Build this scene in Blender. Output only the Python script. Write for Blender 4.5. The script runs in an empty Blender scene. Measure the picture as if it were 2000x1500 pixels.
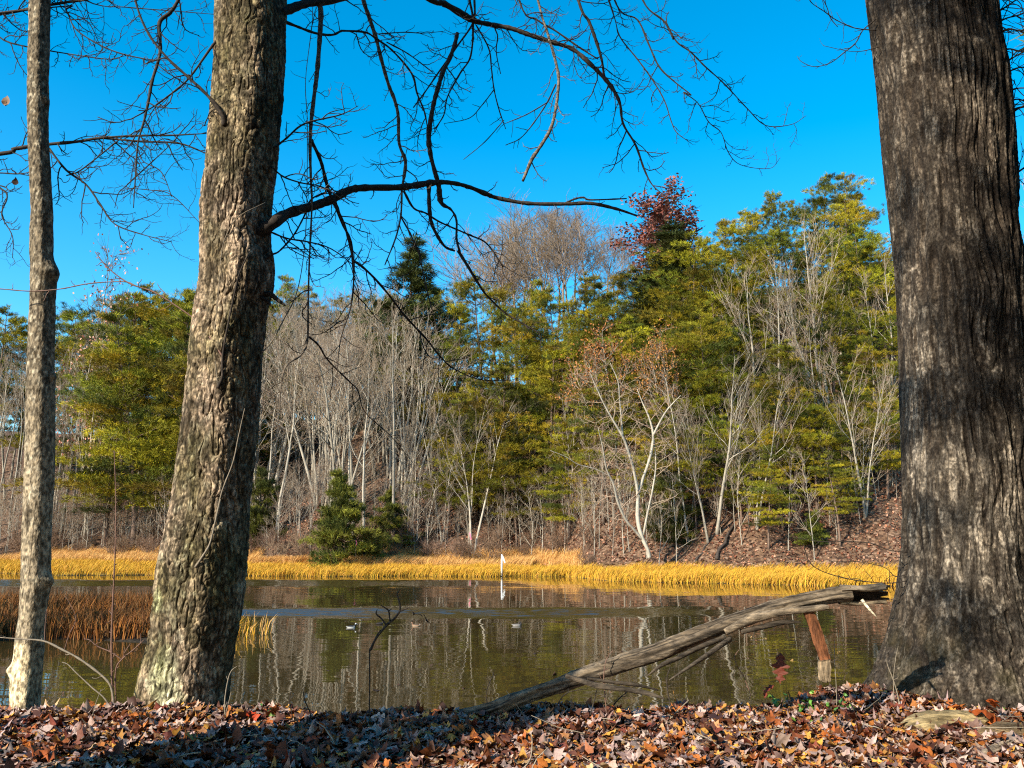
import bpy, math, random
import numpy as np
from mathutils import Vector

# ---------------------------------------------------------------- camera, sky, sun
SC = bpy.context.scene
COL = SC.collection
CAM_Z = 3.6
PITCH = math.atan(290 / 1650)
F = 1650.0
cam = bpy.data.cameras.new('camera')
cam.sensor_width = 36
cam.lens = 36 * F / 2000
cam.clip_start = 0.05
cam.clip_end = 3000
camo = bpy.data.objects.new('camera', cam)
COL.objects.link(camo)
camo.location = (0, 0, CAM_Z)
camo.rotation_euler = (math.pi / 2 + PITCH, 0, 0)
SC.camera = camo

SUN_EL, SUN_AZ = math.radians(32), math.radians(226)      # azimuth clockwise from +Y
world = bpy.data.worlds.new("World")
SC.world = world
world.use_nodes = True
nt = world.node_tree
bg = nt.nodes['Background']
sky = nt.nodes.new('ShaderNodeTexSky')
sky.sky_type = 'NISHITA'
sky.sun_disc = False
sky.sun_elevation = SUN_EL
sky.sun_rotation = SUN_AZ
sky.air_density = 1.0
sky.dust_density = 0.6
sky.ozone_density = 3.0
hs = nt.nodes.new('ShaderNodeHueSaturation')
hs.inputs['Hue'].default_value = 0.485
hs.inputs['Saturation'].default_value = 1.46
hs.inputs['Value'].default_value = 1.12
nt.links.new(sky.outputs[0], hs.inputs['Color'])
nt.links.new(hs.outputs[0], bg.inputs['Color'])
bg.inputs['Strength'].default_value = 0.15

sl = bpy.data.lights.new('sun', 'SUN')
sl.energy = 5.0
sl.angle = math.radians(0.5)
sl.color = (1.0, 0.90, 0.74)
so = bpy.data.objects.new('sun', sl)
COL.objects.link(so)
sun_from = Vector((math.sin(SUN_AZ) * math.cos(SUN_EL), math.cos(SUN_AZ) * math.cos(SUN_EL), math.sin(SUN_EL)))
so.rotation_euler = (-sun_from).to_track_quat('-Z', 'Y').to_euler()
so.location = (-20, -20, 40)
SC.view_settings.view_transform = 'Standard'
SC.view_settings.look = 'None'
SC.view_settings.exposure = 0.8
SC.view_settings.gamma = 1.0
SC.cycles.use_denoising = False
SC.cycles.filter_width = 1.15

RNG = np.random.default_rng(11)
random.seed(5)

# ---------------------------------------------------------------- helpers
def ray(px, py):
    v = 750.0 - py
    c, s = math.cos(PITCH), math.sin(PITCH)
    return np.array([px - 1000.0, F * c - v * s, F * s + v * c])

def at(px, py, Y):
    """the point seen at this photograph pixel that stands Y metres in front of the camera"""
    d = ray(px, py)
    return np.array([0, 0, CAM_Z]) + d * (Y / d[1])

def mpp(px, py, Y):
    return Y / ray(px, py)[1]

def lin(*c):
    out = []
    for v in c:
        v /= 255.0
        out.append(v / 12.92 if v <= 0.04045 else ((v + 0.055) / 1.055) ** 2.4)
    return tuple(out)

def _hash(ix, iy, iz, seed):
    h = (ix.astype(np.int64) * 374761393 + iy.astype(np.int64) * 668265263 + iz.astype(np.int64) * 2147483647 + seed * 974711) & 0xFFFFFFFF
    h = ((h ^ (h >> 13)) * 1274126177) & 0xFFFFFFFF
    h = ((h ^ (h >> 16)) * 2246822519) & 0xFFFFFFFF
    return ((h ^ (h >> 15)) & 0xFFFFFF) / float(0xFFFFFF)

def vnoise(P, seed=0):
    P = np.asarray(P, float)
    i = np.floor(P)
    f = P - i
    u = f * f * (3 - 2 * f)
    ix, iy, iz = i[..., 0], i[..., 1], i[..., 2]
    r = 0
    for dx in (0, 1):
        wx = u[..., 0] if dx else 1 - u[..., 0]
        for dy in (0, 1):
            wy = u[..., 1] if dy else 1 - u[..., 1]
            for dz in (0, 1):
                wz = u[..., 2] if dz else 1 - u[..., 2]
                r = r + wx * wy * wz * _hash(ix + dx, iy + dy, iz + dz, seed)
    return r

def fbm(P, octv=4, seed=0):
    r, a, t = 0, 1.0, 0
    P = np.asarray(P, float)
    for k in range(octv):
        r = r + a * vnoise(P * 2 ** k, seed + k)
        t += a
        a *= 0.5
    return r / t

def norm(v):
    v = np.asarray(v, float)
    return v / (np.linalg.norm(v, axis=-1, keepdims=True) + 1e-9)

class MB:
    """collects triangles, then links them as ONE mesh object"""
    def __init__(s):
        s.V, s.T, s.C, s.n = [], [], [], 0
    def add(s, V, T, col=(1, 1, 1)):
        V = np.asarray(V, float).reshape(-1, 3)
        T = np.asarray(T, int).reshape(-1, 3)
        c = np.asarray(col, float)
        if c.ndim == 1:
            c = np.tile(c, (len(V), 1))
        s.V.append(V); s.T.append(T + s.n); s.C.append(c); s.n += len(V)
    def tube(s, P, R, k=5, col=(1, 1, 1), cap=True):
        P = np.asarray(P, float)
        n = len(P)
        R = np.broadcast_to(np.asarray(R, float), (n,))
        tg = norm(np.gradient(P, axis=0))
        ref = np.array([0.0, 1.0, 0.0]) if abs(tg[:, 1]).mean() < 0.8 else np.array([1.0, 0, 0])
        a = norm(np.cross(tg, ref))
        b = np.cross(tg, a)
        th = np.arange(k) * 2 * math.pi / k
        V = P[:, None] + R[:, None, None] * (a[:, None] * np.cos(th)[None, :, None] + b[:, None] * np.sin(th)[None, :, None])
        V = V.reshape(-1, 3)
        i = np.arange(n - 1)[:, None] * k
        j = np.arange(k)[None]
        j2 = (j + 1) % k
        A, B, Cc, D = (i + j).ravel(), (i + j2).ravel(), (i + k + j2).ravel(), (i + k + j).ravel()
        T = [np.stack([A, Cc, B], 1), np.stack([A, D, Cc], 1)]
        if cap and k > 3:
            V = np.vstack([V, P[:1], P[-1:]])
            jj = np.arange(k)
            T.append(np.stack([jj, (jj + 1) % k, np.full(k, n * k)], 1))
            T.append(np.stack([(n - 1) * k + (jj + 1) % k, (n - 1) * k + jj, np.full(k, n * k + 1)], 1))
        s.add(V, np.vstack(T), col)
    def mesh(s, name, smooth=True):
        V = np.vstack(s.V); T = np.vstack(s.T); C = np.vstack(s.C)
        me = bpy.data.meshes.new(name)
        me.vertices.add(len(V)); me.vertices.foreach_set('co', V.astype(np.float32).ravel())
        me.loops.add(len(T) * 3); me.loops.foreach_set('vertex_index', T.astype(np.int32).ravel())
        me.polygons.add(len(T)); me.polygons.foreach_set('loop_start', np.arange(len(T), dtype=np.int32) * 3)
        at_ = me.attributes.new('tint', 'FLOAT_COLOR', 'POINT')
        at_.data.foreach_set('color', np.hstack([C, np.ones((len(C), 1))]).astype(np.float32).ravel())
        me.update(calc_edges=True)
        me.validate()
        me.polygons.foreach_set('use_smooth', np.full(len(me.polygons), smooth, dtype=bool))
        return me
    def build(s, name, mat, parent=None, smooth=True, origin=None):
        if origin is not None:
            o3 = np.asarray(origin, float)
            s.V = [v - o3 for v in s.V]
        me = s.mesh(name, smooth)
        me.materials.append(mat)
        o = bpy.data.objects.new(name, me)
        COL.objects.link(o)
        if parent is not None:
            o.parent = parent
        elif origin is not None:
            o.location = origin
        return o

def empty(name, loc=(0, 0, 0)):
    o = bpy.data.objects.new(name, None)
    COL.objects.link(o)
    o.location = loc
    o.empty_display_size = 0.2
    return o

def tag(o, label, cat, group=None, kind=None):
    o['label'] = label
    o['category'] = cat
    if group: o['group'] = group
    if kind: o['kind'] = kind
    return o

# ---------------------------------------------------------------- materials
def mat(name, base=(1, 1, 1), rough=0.85, spec=0.25, tint=True, noise=None, bump=None, randv=0.0, hue=0.0):
    """base colour x 'tint' attribute x noise ramp; noise = (scale xyz, [(pos, colour multiplier)...], detail)"""
    m = bpy.data.materials.new(name)
    m.use_nodes = True
    n, l = m.node_tree.nodes, m.node_tree.links
    p = n['Principled BSDF']
    p.inputs['Roughness'].default_value = rough
    p.inputs['Specular IOR Level'].default_value = spec
    rgb = n.new('ShaderNodeRGB'); rgb.outputs[0].default_value = (*base, 1)
    cur = rgb.outputs[0]
    def mul(a, b):
        x = n.new('ShaderNodeMix'); x.data_type = 'RGBA'; x.blend_type = 'MULTIPLY'
        x.inputs['Factor'].default_value = 1
        l.new(a, x.inputs['A']); l.new(b, x.inputs['B'])
        return x.outputs['Result']
    if tint:
        a = n.new('ShaderNodeAttribute'); a.attribute_name = 'tint'
        cur = mul(cur, a.outputs['Color'])
    geo = n.new('ShaderNodeTexCoord')
    for ns in (noise or []):
        sc, stops, det = ns
        mp = n.new('ShaderNodeMapping'); mp.inputs['Scale'].default_value = sc
        l.new(geo.outputs['Object'], mp.inputs['Vector'])
        tx = n.new('ShaderNodeTexNoise'); tx.inputs['Scale'].default_value = 1; tx.inputs['Detail'].default_value = det
        tx.inputs['Roughness'].default_value = 0.65
        l.new(mp.outputs[0], tx.inputs['Vector'])
        r = n.new('ShaderNodeValToRGB')
        while len(r.color_ramp.elements) < len(stops): r.color_ramp.elements.new(0.5)
        for e, (ps, c) in zip(r.color_ramp.elements, stops):
            e.position = ps; e.color = (*c, 1)
        l.new(tx.outputs['Fac'], r.inputs['Fac'])
        cur = mul(cur, r.outputs['Color'])
    if randv or hue:
        oi = n.new('ShaderNodeObjectInfo')
        h = n.new('ShaderNodeHueSaturation')
        mr = n.new('ShaderNodeMapRange'); mr.inputs['To Min'].default_value = 1 - randv; mr.inputs['To Max'].default_value = 1 + randv
        l.new(oi.outputs['Random'], mr.inputs['Value']); l.new(mr.outputs[0], h.inputs['Value'])
        m2 = n.new('ShaderNodeMath'); m2.operation = 'MULTIPLY'; m2.inputs[1].default_value = 7.31
        f2 = n.new('ShaderNodeMath'); f2.operation = 'FRACT'
        l.new(oi.outputs['Random'], m2.inputs[0]); l.new(m2.outputs[0], f2.inputs[0])
        m3 = n.new('ShaderNodeMapRange'); m3.inputs['To Min'].default_value = 0.5 - hue; m3.inputs['To Max'].default_value = 0.5 + hue
        l.new(f2.outputs[0], m3.inputs['Value']); l.new(m3.outputs[0], h.inputs['Hue'])
        l.new(cur, h.inputs['Color'])
        cur = h.outputs[0]
    l.new(cur, p.inputs['Base Color'])
    if bump:
        sc, dist = bump
        mp = n.new('ShaderNodeMapping'); mp.inputs['Scale'].default_value = sc
        l.new(geo.outputs['Object'], mp.inputs['Vector'])
        tx = n.new('ShaderNodeTexNoise'); tx.inputs['Scale'].default_value = 1; tx.inputs['Detail'].default_value = 5
        l.new(mp.outputs[0], tx.inputs['Vector'])
        b = n.new('ShaderNodeBump'); b.inputs['Distance'].default_value = dist; b.inputs['Strength'].default_value = 1
        l.new(tx.outputs['Fac'], b.inputs['Height'])
        l.new(b.outputs[0], p.inputs['Normal'])
    return m

G = lambda v: (v, v, v)
M_needle = mat('needles', (1, 1, 1), 0.7, 0.2, randv=0.30, hue=0.013)
M_pinebark = mat('pine_bark', (0.16, 0.11, 0.08), 0.9, 0.1, tint=False, randv=0.2)
M_palebark = mat('pale_bark', (0.39, 0.345, 0.27), 0.85, 0.1, tint=True, noise=[((3, 3, 0.8), [(0.3, G(0.55)), (0.6, G(1.05))], 3)], randv=0.22)
M_twig = mat('grey_twigs', (0.27, 0.205, 0.145), 0.9, 0.1, tint=True, randv=0.2, hue=0.01)
M_brush = mat('brown_brush', (0.20, 0.13, 0.085), 0.9, 0.1, randv=0.25, hue=0.01)
M_leafy = mat('tree_leaves', (1, 1, 1), 0.7, 0.2, randv=0.1, hue=0.012)
M_grass = mat('dry_grass', (1, 1, 1), 0.75, 0.2)
M_litter = mat('leaf_litter', (1, 1, 1), 0.65, 0.3, noise=[((60, 60, 60), [(0.3, G(0.7)), (0.7, G(1.15))], 4)])
M_green = mat('green_leaf', (1, 1, 1), 0.45, 0.4)
M_branch = mat('dark_shaded_bark', (0.042, 0.033, 0.026), 0.85, 0.2, noise=[((30, 30, 30), [(0.35, G(0.6)), (0.62, G(1.3)), (0.75, G(2.6))], 4)])  # dark bark tone, lowered further to stand in for crown shade
M_litbranch = mat('sunlit_branch_bark', (0.13, 0.105, 0.08), 0.85, 0.2, noise=[((30, 30, 30), [(0.38, G(0.35)), (0.52, G(1.0)), (0.66, G(1.9))], 4)])  # lighter copy of the branch bark for limbs the sun catches
M_pale_stick = mat('pale_stick_bark', (0.25, 0.21, 0.155), 0.8, 0.2, noise=[((40, 40, 40), [(0.3, G(0.7)), (0.7, G(1.1))], 3)])
M_redstem = mat('reddish_stem', (0.16, 0.09, 0.065), 0.7, 0.3, noise=[((30, 30, 30), [(0.3, G(0.7)), (0.7, G(1.3))], 3)])
M_paint = mat('tinted_plain', (1, 1, 1), 0.6, 0.3)
M_deadwood = mat('weathered_wood', (1, 1, 1), 0.85, 0.15, noise=[((7, 45, 45), [(0.36, (0.35, 0.34, 0.34)), (0.52, G(1.0)), (0.66, (1.5, 1.42, 1.3))], 6), ((5, 9, 9), [(0.35, G(.6)), (0.6, G(1.15))], 4)], bump=((25, 70, 70), 0.008))
M_strip = mat('stringy_bark', (1, 1, 1), 0.85, 0.15, noise=[((60, 60, 9), [(0.38, G(0.4)), (0.52, G(1.0)), (0.64, (1.6, 1.5, 1.4))], 6)], bump=((80, 80, 14), 0.006))
M_bark_a = mat('scaly_tan_bark', (1, 1, 1), 0.9, 0.12,
               noise=[((45, 45, 20), [(0.38, (0.5, 0.47, 0.42)), (0.50, G(1.0)), (0.62, (1.4, 1.37, 1.3))], 4),
                      ((2.2, 2.2, 1.3), [(0.38, (0.68, 0.70, 0.50)), (0.58, (1.1, 1.05, 1.0))], 3)], bump=((90, 90, 45), 0.006))
M_bark_b = mat('furrowed_grey_bark', (1, 1, 1), 0.9, 0.12,
               noise=[((75, 75, 40), [(0.38, (0.55, 0.52, 0.48)), (0.52, G(1.0)), (0.64, (1.45, 1.4, 1.35))], 4),
                      ((1.6, 1.6, 0.6), [(0.35, G(0.75)), (0.62, (1.25, 1.25, 1.25))], 3)], bump=((90, 90, 50), 0.008))
M_bark_c = mat('smooth_mottled_bark', (1, 1, 1), 0.88, 0.12,
               noise=[((24, 24, 14), [(0.38, (0.45, 0.42, 0.37)), (0.49, G(1.0)), (0.60, (1.4, 1.36, 1.28))], 6)], bump=((80, 80, 40), 0.005))

def ground_material():
    m = bpy.data.materials.new('forest_floor')
    m.use_nodes = True
    n, l = m.node_tree.nodes, m.node_tree.links
    p = n['Principled BSDF']; p.inputs['Roughness'].default_value = 0.95; p.inputs['Specular IOR Level'].default_value = 0.1
    tc = n.new('ShaderNodeTexCoord')
    vo = n.new('ShaderNodeTexVoronoi'); vo.inputs['Scale'].default_value = 5.0
    l.new(tc.outputs['Object'], vo.inputs['Vector'])
    sep = n.new('ShaderNodeSeparateColor'); l.new(vo.outputs['Color'], sep.inputs[0])
    r = n.new('ShaderNodeValToRGB')
    stops = [(0.0, (0.04, 0.025, 0.017)), (0.3, (0.09, 0.05, 0.032)), (0.6, (0.145, 0.084, 0.048)), (0.85, (0.20, 0.122, 0.076)), (1.0, (0.26, 0.17, 0.115))]
    while len(r.color_ramp.elements) < len(stops): r.color_ramp.elements.new(0.5)
    for e, (ps, c) in zip(r.color_ramp.elements, stops): e.position = ps; e.color = (*c, 1)
    l.new(sep.outputs[0], r.inputs['Fac'])
    a = n.new('ShaderNodeAttribute'); a.attribute_name = 'tint'      # red channel: mud plus painted islet shade, green: thatch
    s2 = n.new('ShaderNodeSeparateColor'); l.new(a.outputs['Color'], s2.inputs[0])
    mx = n.new('ShaderNodeMix'); mx.data_type = 'RGBA'
    l.new(s2.outputs[0], mx.inputs['Factor']); l.new(r.outputs[0], mx.inputs['A']); mx.inputs['B'].default_value = (0.035, 0.028, 0.02, 1)
    mx2 = n.new('ShaderNodeMix'); mx2.data_type = 'RGBA'
    l.new(s2.outputs[1], mx2.inputs['Factor']); l.new(mx.outputs['Result'], mx2.inputs['A']); mx2.inputs['B'].default_value = (0.36, 0.24, 0.07, 1)
    l.new(mx2.outputs['Result'], p.inputs['Base Color'])
    nz = n.new('ShaderNodeTexNoise'); nz.inputs['Scale'].default_value = 3.5; nz.inputs['Detail'].default_value = 6
    l.new(tc.outputs['Object'], nz.inputs['Vector'])
    b = n.new('ShaderNodeBump'); b.inputs['Distance'].default_value = 0.25
    l.new(nz.outputs['Fac'], b.inputs['Height']); l.new(b.outputs[0], p.inputs['Normal'])
    return m

def water_material():
    m = bpy.data.materials.new('pond_water')
    m.use_nodes = True
    n, l = m.node_tree.nodes, m.node_tree.links
    p = n['Principled BSDF']
    p.inputs['Base Color'].default_value = (0.042, 0.029, 0.010, 1)
    p.inputs['Roughness'].default_value = 0.02
    p.inputs['IOR'].default_value = 1.40
    geo = n.new('ShaderNodeNewGeometry')
    def math_(op, a, b=None, c=None):
        x = n.new('ShaderNodeMath'); x.operation = op
        for i, v in enumerate((a, b, c)):
            if v is None: continue
            if isinstance(v, (int, float)): x.inputs[i].default_value = v
            else: l.new(v, x.inputs[i])
        return x.outputs[0]
    def noise(sx, sy, det=2, rough=0.5):
        mp = n.new('ShaderNodeMapping'); mp.inputs['Scale'].default_value = (sx, sy, 1)
        l.new(geo.outputs['Position'], mp.inputs['Vector'])
        t = n.new('ShaderNodeTexNoise'); t.inputs['Scale'].default_value = 1; t.inputs['Detail'].default_value = det
        t.inputs['Roughness'].default_value = rough
        l.new(mp.outputs[0], t.inputs['Vector'])
        return t.outputs['Fac']
    sep = n.new('ShaderNodeSeparateXYZ'); l.new(geo.outputs['Position'], sep.inputs[0])
    X, Yc = sep.outputs[0], sep.outputs[1]
    wob = math_('MULTIPLY', math_('SUBTRACT', noise(0.10, 0.25, 4), 0.5), 6.0)
    Yw = math_('ADD', Yc, wob)
    def band(y0, y1, soft):
        a = n.new('ShaderNodeMapRange'); a.interpolation_type = 'SMOOTHSTEP'
        a.inputs['From Min'].default_value = y0 - soft; a.inputs['From Max'].default_value = y0 + soft
        l.new(Yw, a.inputs['Value'])
        b = n.new('ShaderNodeMapRange'); b.interpolation_type = 'SMOOTHSTEP'
        b.inputs['From Min'].default_value = y1 + soft; b.inputs['From Max'].default_value = y1 - soft
        l.new(Yw, b.inputs['Value'])
        return math_('MULTIPLY', a.outputs[0], b.outputs[0])
    def xfade(x0, x1):
        a = n.new('ShaderNodeMapRange'); a.interpolation_type = 'SMOOTHSTEP'
        a.inputs['From Min'].default_value = x0; a.inputs['From Max'].default_value = x1
        l.new(X, a.inputs['Value'])
        return a.outputs[0]
    b1 = math_('MULTIPLY', math_('MULTIPLY', band(38.2, 42.0, 1.1), math_('MULTIPLY', xfade(12, 3), xfade(-20, -14))), math_('ADD', 0.62, math_('MULTIPLY', noise(0.5, 1.6, 4), 0.75)))
    b2 = math_('MULTIPLY', band(59, 66, 2.0), math_('MULTIPLY', xfade(2, -10), 0.55))
    rough_mask = math_('MINIMUM', math_('ADD', b1, b2), 1.0)
    def slopes(sx, sy, det, ax, ay):
        mp = n.new('ShaderNodeMapping'); mp.inputs['Scale'].default_value = (sx, sy, 1)
        l.new(geo.outputs['Position'], mp.inputs['Vector'])
        t = n.new('ShaderNodeTexNoise'); t.inputs['Scale'].default_value = 1; t.inputs['Detail'].default_value = det
        l.new(mp.outputs[0], t.inputs['Vector'])
        sc_ = n.new('ShaderNodeSeparateColor'); l.new(t.outputs['Color'], sc_.inputs[0])
        return math_('MULTIPLY', math_('SUBTRACT', sc_.outputs[0], 0.5), ax), math_('MULTIPLY', math_('SUBTRACT', sc_.outputs[1], 0.5), ay)
    c1 = slopes(0.9, 3.0, 2, 0.012, 0.034)
    c2 = slopes(0.22, 0.7, 1, 0.010, 0.022)
    r1 = slopes(1.3, 3.2, 3, 0.26, 0.40)
    nx_ = math_('ADD', math_('ADD', c1[0], c2[0]), math_('MULTIPLY', r1[0], rough_mask))
    ny_ = math_('ADD', math_('ADD', c1[1], c2[1]), math_('MULTIPLY', math_('SUBTRACT', r1[1], 0.215), rough_mask))
    cb = n.new('ShaderNodeCombineXYZ'); l.new(nx_, cb.inputs[0]); l.new(ny_, cb.inputs[1]); cb.inputs[2].default_value = 1
    nm = n.new('ShaderNodeVectorMath'); nm.operation = 'NORMALIZE'; l.new(cb.outputs[0], nm.inputs[0])
    l.new(nm.outputs[0], p.inputs['Normal'])
    return m

# ---------------------------------------------------------------- terrain
SHX = np.array([-300, -80, -48, -40, -22, 0, 4.4, 7.6, 14, 27, 50, 300.0])
SHY = np.array([80, 80, 79, 75, 73, 72.8, 72, 66, 62.5, 59, 57, 57.0])
FLX = np.array([-300, -50, -30, -22, -8, 2, 5, 10, 30, 300.0])
FLW = np.array([24, 22, 20, 11, 13, 12, 8, 6.5, 6.5, 6.5])
SLX = np.array([-300, -50, -20, 0, 15, 30, 60, 300.0])
SLS = np.array([.42, .44, .52, .58, .68, .78, .8, .8])
LPX = np.array([-300, -6, 0, 2.2, 3.2, 5.5, 8, 300.0])
LPY = np.array([7.4, 7.45, 7.3, 7.6, 8.3, 8.9, 9.2, 9.2])

def shore(x): return np.interp(x, SHX, SHY) + 0.5 * np.sin(x * 0.55) + 0.3 * np.sin(x * 1.37 + 1)
def hill_e(x): return np.interp(x, FLX, FLW)
def lip(x): return np.interp(x, LPX, LPY) + 0.10 * np.sin(x * 2.3 + .5) + 0.06 * np.sin(x * 5.1)

def terrain(x, y):
    x = np.asarray(x, float); y = np.asarray(y, float)
    P = np.stack([x, y, 0 * x], -1)
    e = y - shore(x)
    w = hill_e(x)
    s = np.interp(x, SLX, SLS)
    k = e - w
    soft = np.where(k > 8, k, np.log1p(np.exp(np.clip(k, -20, 8) * 1.2)) / 1.2)
    rise = np.where(soft < 48, soft, 48 + (soft - 48) * 0.08)
    far = np.clip(0.12 + 0.02 * np.clip(e, 0, w), None, 2) + s * rise * (1 + 0.15 * (vnoise(P * 0.06, 3) - 0.5))
    far = far + (vnoise(P * 0.5, 4) - 0.5) * 0.35 * np.clip(k / 3, 0, 1)
    far = np.where(e < 0, np.maximum(0.12 + e * 0.16, -0.8), far)
    # marsh islet near the left
    q = np.minimum(y - 29.5 - 0.5 * np.sin(x * .7), 39.5 - y)
    q = np.minimum(q, (-11.0 - 0.25 * (y - 31) - x) * 0.8)
    isl = np.where(q > -4, np.clip(q * 0.25, -0.8, 0.10), -0.8)
    far = np.where(y < 55, np.maximum(isl, far), far)
    # near bank
    d = y - lip(x)
    bank = 2.1 + 0.05 * (vnoise(P * 1.7, 8) - 0.5) + 0.05 * (vnoise(P * 4.1, 9) - 0.5) - 0.02 * np.clip(-d, 0, 30)
    drop = np.where(d > 0, -(d * 0.9 + 0.25 * np.clip(d, 0, 1) ** 2), 0)
    near = np.maximum(bank + drop, -0.8)
    point = np.where((y < 27) & (y > 3), np.clip((-x - .62 * y - 4.0) * .45, -0.8, 2.2) + np.clip((22 - y) * .3, -9, 0), -0.8)
    return np.maximum(np.where(y < 20, near, far), point)

def tz(x, y): return float(terrain(np.array([x]), np.array([y]))[0])

xs = np.unique(np.concatenate([np.linspace(-400, -64, 24), np.linspace(-64, 64, 257), np.linspace(-8, 8, 201), np.linspace(64, 400, 24)]).round(4))
ys = np.unique(np.concatenate([np.linspace(-60, 3, 22), np.linspace(3, 10.5, 101), np.linspace(10.5, 28, 12), np.linspace(28, 42, 57), np.linspace(42, 56, 8), np.linspace(56, 135, 159), np.linspace(135, 700, 24)]).round(4))
GX, GY = np.meshgrid(xs, ys)
GZ = terrain(GX, GY)
mb = MB()
nx, ny = len(xs), len(ys)
ii = (np.arange(ny - 1)[:, None] * nx + np.arange(nx - 1)[None]).ravel()
e_ = GY - shore(GX)
thatch = np.clip((hill_e(GX) - e_ + 1) / 2, 0, 1) * (e_ > -0.3)
mud_shade = np.where((GY > 10) & (GZ < 0.11), 1.0, 0.0)
mud_shade = np.where((GY < 20), np.clip((GY - lip(GX)) * 3, 0, 1) * 0.8 + 0.1, mud_shade)
mud_shade = np.where((GY > 26) & (GY < 45), 1.0, mud_shade)  # dark islet mud, also standing in for tree shade
tint = np.stack([mud_shade.ravel(), thatch.ravel(), 0 * mud_shade.ravel()], 1)
mb.add(np.stack([GX, GY, GZ], -1).reshape(-1, 3), np.vstack([np.stack([ii, ii + 1, ii + nx + 1], 1), np.stack([ii, ii + nx + 1, ii + nx], 1)]), tint)
g = mb.build('ground', ground_material())
tag(g, 'brown leaf covered bank and steep wooded hillside round the pond', 'ground', kind='structure')

mb = MB()
mb.add([(-250, 8.2, 0), (250, 8.2, 0), (250, 110, 0), (-250, 110, 0)], [(0, 1, 2), (0, 2, 3)])
wtr = mb.build('pond_water', water_material())
tag(wtr, 'calm olive brown pond reflecting the wooded hill', 'water', kind='structure')

# ---------------------------------------------------------------- far trees: kinds
def wander(rng, p, d, L, n, up=0.0, wob=0.12, droop=0.0):
    P = [np.array(p, float)]
    d = norm(d)
    for i in range(n):
        d = norm(d + rng.normal(0, wob, 3) + np.array([0, 0, up - droop]))
        P.append(P[-1] + d * L / n)
    return np.array(P)

def side_dir(rng, t, ang):
    t = norm(t)
    r = rng.normal(size=3)
    r = norm(r - t * np.dot(r, t))
    return norm(t * math.cos(ang) + r * math.sin(ang))

def gen_bare(seed, H=16, r0=0.15, nl=14, clear=0.35, spread=0.65, stems=1, lean=0.05, twigs=5, leaf=None, fine=1.0):
    rng = np.random.default_rng(seed)
    tr, cr, lf = MB(), MB(), MB()
    ends = []
    for s_ in range(stems):
        a = rng.uniform(0, 6.28)
        d0 = np.array([math.cos(a) * lean * (1 + 3 * (stems > 1)), math.sin(a) * lean * (1 + 3 * (stems > 1)), 1])
        hs_ = H * (1 if s_ == 0 else rng.uniform(.75, .98))
        T = wander(rng, (0, 0, -0.3), d0, hs_, 14, 0.03, 0.045)
        R = r0 * (1 - np.linspace(0, 1, 15) ** 1.1 * 0.93) * (1 if s_ == 0 else .8)
        R[0] *= 1.3
        tr.tube(T, R, 6)
        for k in range(nl):
            t = clear + (1 - clear) * (k + rng.random()) / nl
            t = min(t, .985)
            i = int(t * 14); f = t * 14 - i
            p = T[i] * (1 - f) + T[i + 1] * f
            L = ((1 - t) * H * 0.50 + H * 0.07) * spread * rng.uniform(.6, 1.25) / .65
            d = side_dir(rng, T[i + 1] - T[i], rng.uniform(.45, .95))
            d[2] = abs(d[2])
            B = wander(rng, p, d, L, 6, 0.09, 0.10)
            rb = max(0.016, R[i] * rng.uniform(.35, .55))
            tr.tube(B, np.linspace(rb, 0.012, 7), 4)
            n2 = max(3, int(L * 1.9 * fine))
            for q in range(n2):
                t2 = rng.uniform(.18, 1); i2 = min(5, int(t2 * 6))
                p2 = B[i2] + (B[i2 + 1] - B[i2]) * (t2 * 6 - i2)
                d2 = side_dir(rng, B[i2 + 1] - B[i2], rng.uniform(.4, .9))
                L2 = L * rng.uniform(.22, .45)
                C2 = wander(rng, p2, d2, L2, 4, 0.10, 0.13)
                cr.tube(C2, np.linspace(0.020, 0.009, 5), 3)
                for w in range(twigs):
                    i3 = rng.integers(1, 4)
                    p3 = C2[i3] + (C2[i3 + 1] - C2[i3]) * rng.random()
                    d3 = side_dir(rng, C2[i3 + 1] - C2[i3], rng.uniform(.35, .85))
                    E = wander(rng, p3, d3, rng.uniform(.45, 1.1), 2, 0.12, 0.14)
                    cr.tube(E, [0.011, 0.009, 0.006], 3)
                    ends.append(E[-1]); ends.append(E[1])
    if leaf:
        cols, dens, size = leaf
        E = np.array(ends)
        sel = rng.random(len(E)) < min(1, dens)
        E = E[sel]
        rep = max(1, int(round(dens)))
        E = np.repeat(E, rep, 0) + rng.normal(0, .22, (len(E) * rep, 3))
        scatter_tris(lf, rng, E, size, cols)
    return tr, cr, (lf if leaf else None)

def scatter_tris(mb, rng, E, size, cols):
    n = len(E)
    a = norm(rng.normal(size=(n, 3))) * size * rng.uniform(.6, 1.3, (n, 1))
    b = norm(np.cross(a, rng.normal(size=(n, 3)))) * size * 0.55
    V = np.stack([E - a * .5, E + b * .6, E + a * .6, E - b * .6], 1).reshape(-1, 3)
    i = np.arange(n)[:, None] * 4
    T = np.vstack([i + np.array([0, 1, 2]), i + np.array([0, 2, 3])])
    c = np.array(cols)[rng.integers(0, len(cols), n)] * rng.uniform(.75, 1.2, (n, 1))
    mb.add(V, T, np.repeat(c, 4, 0))

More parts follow.
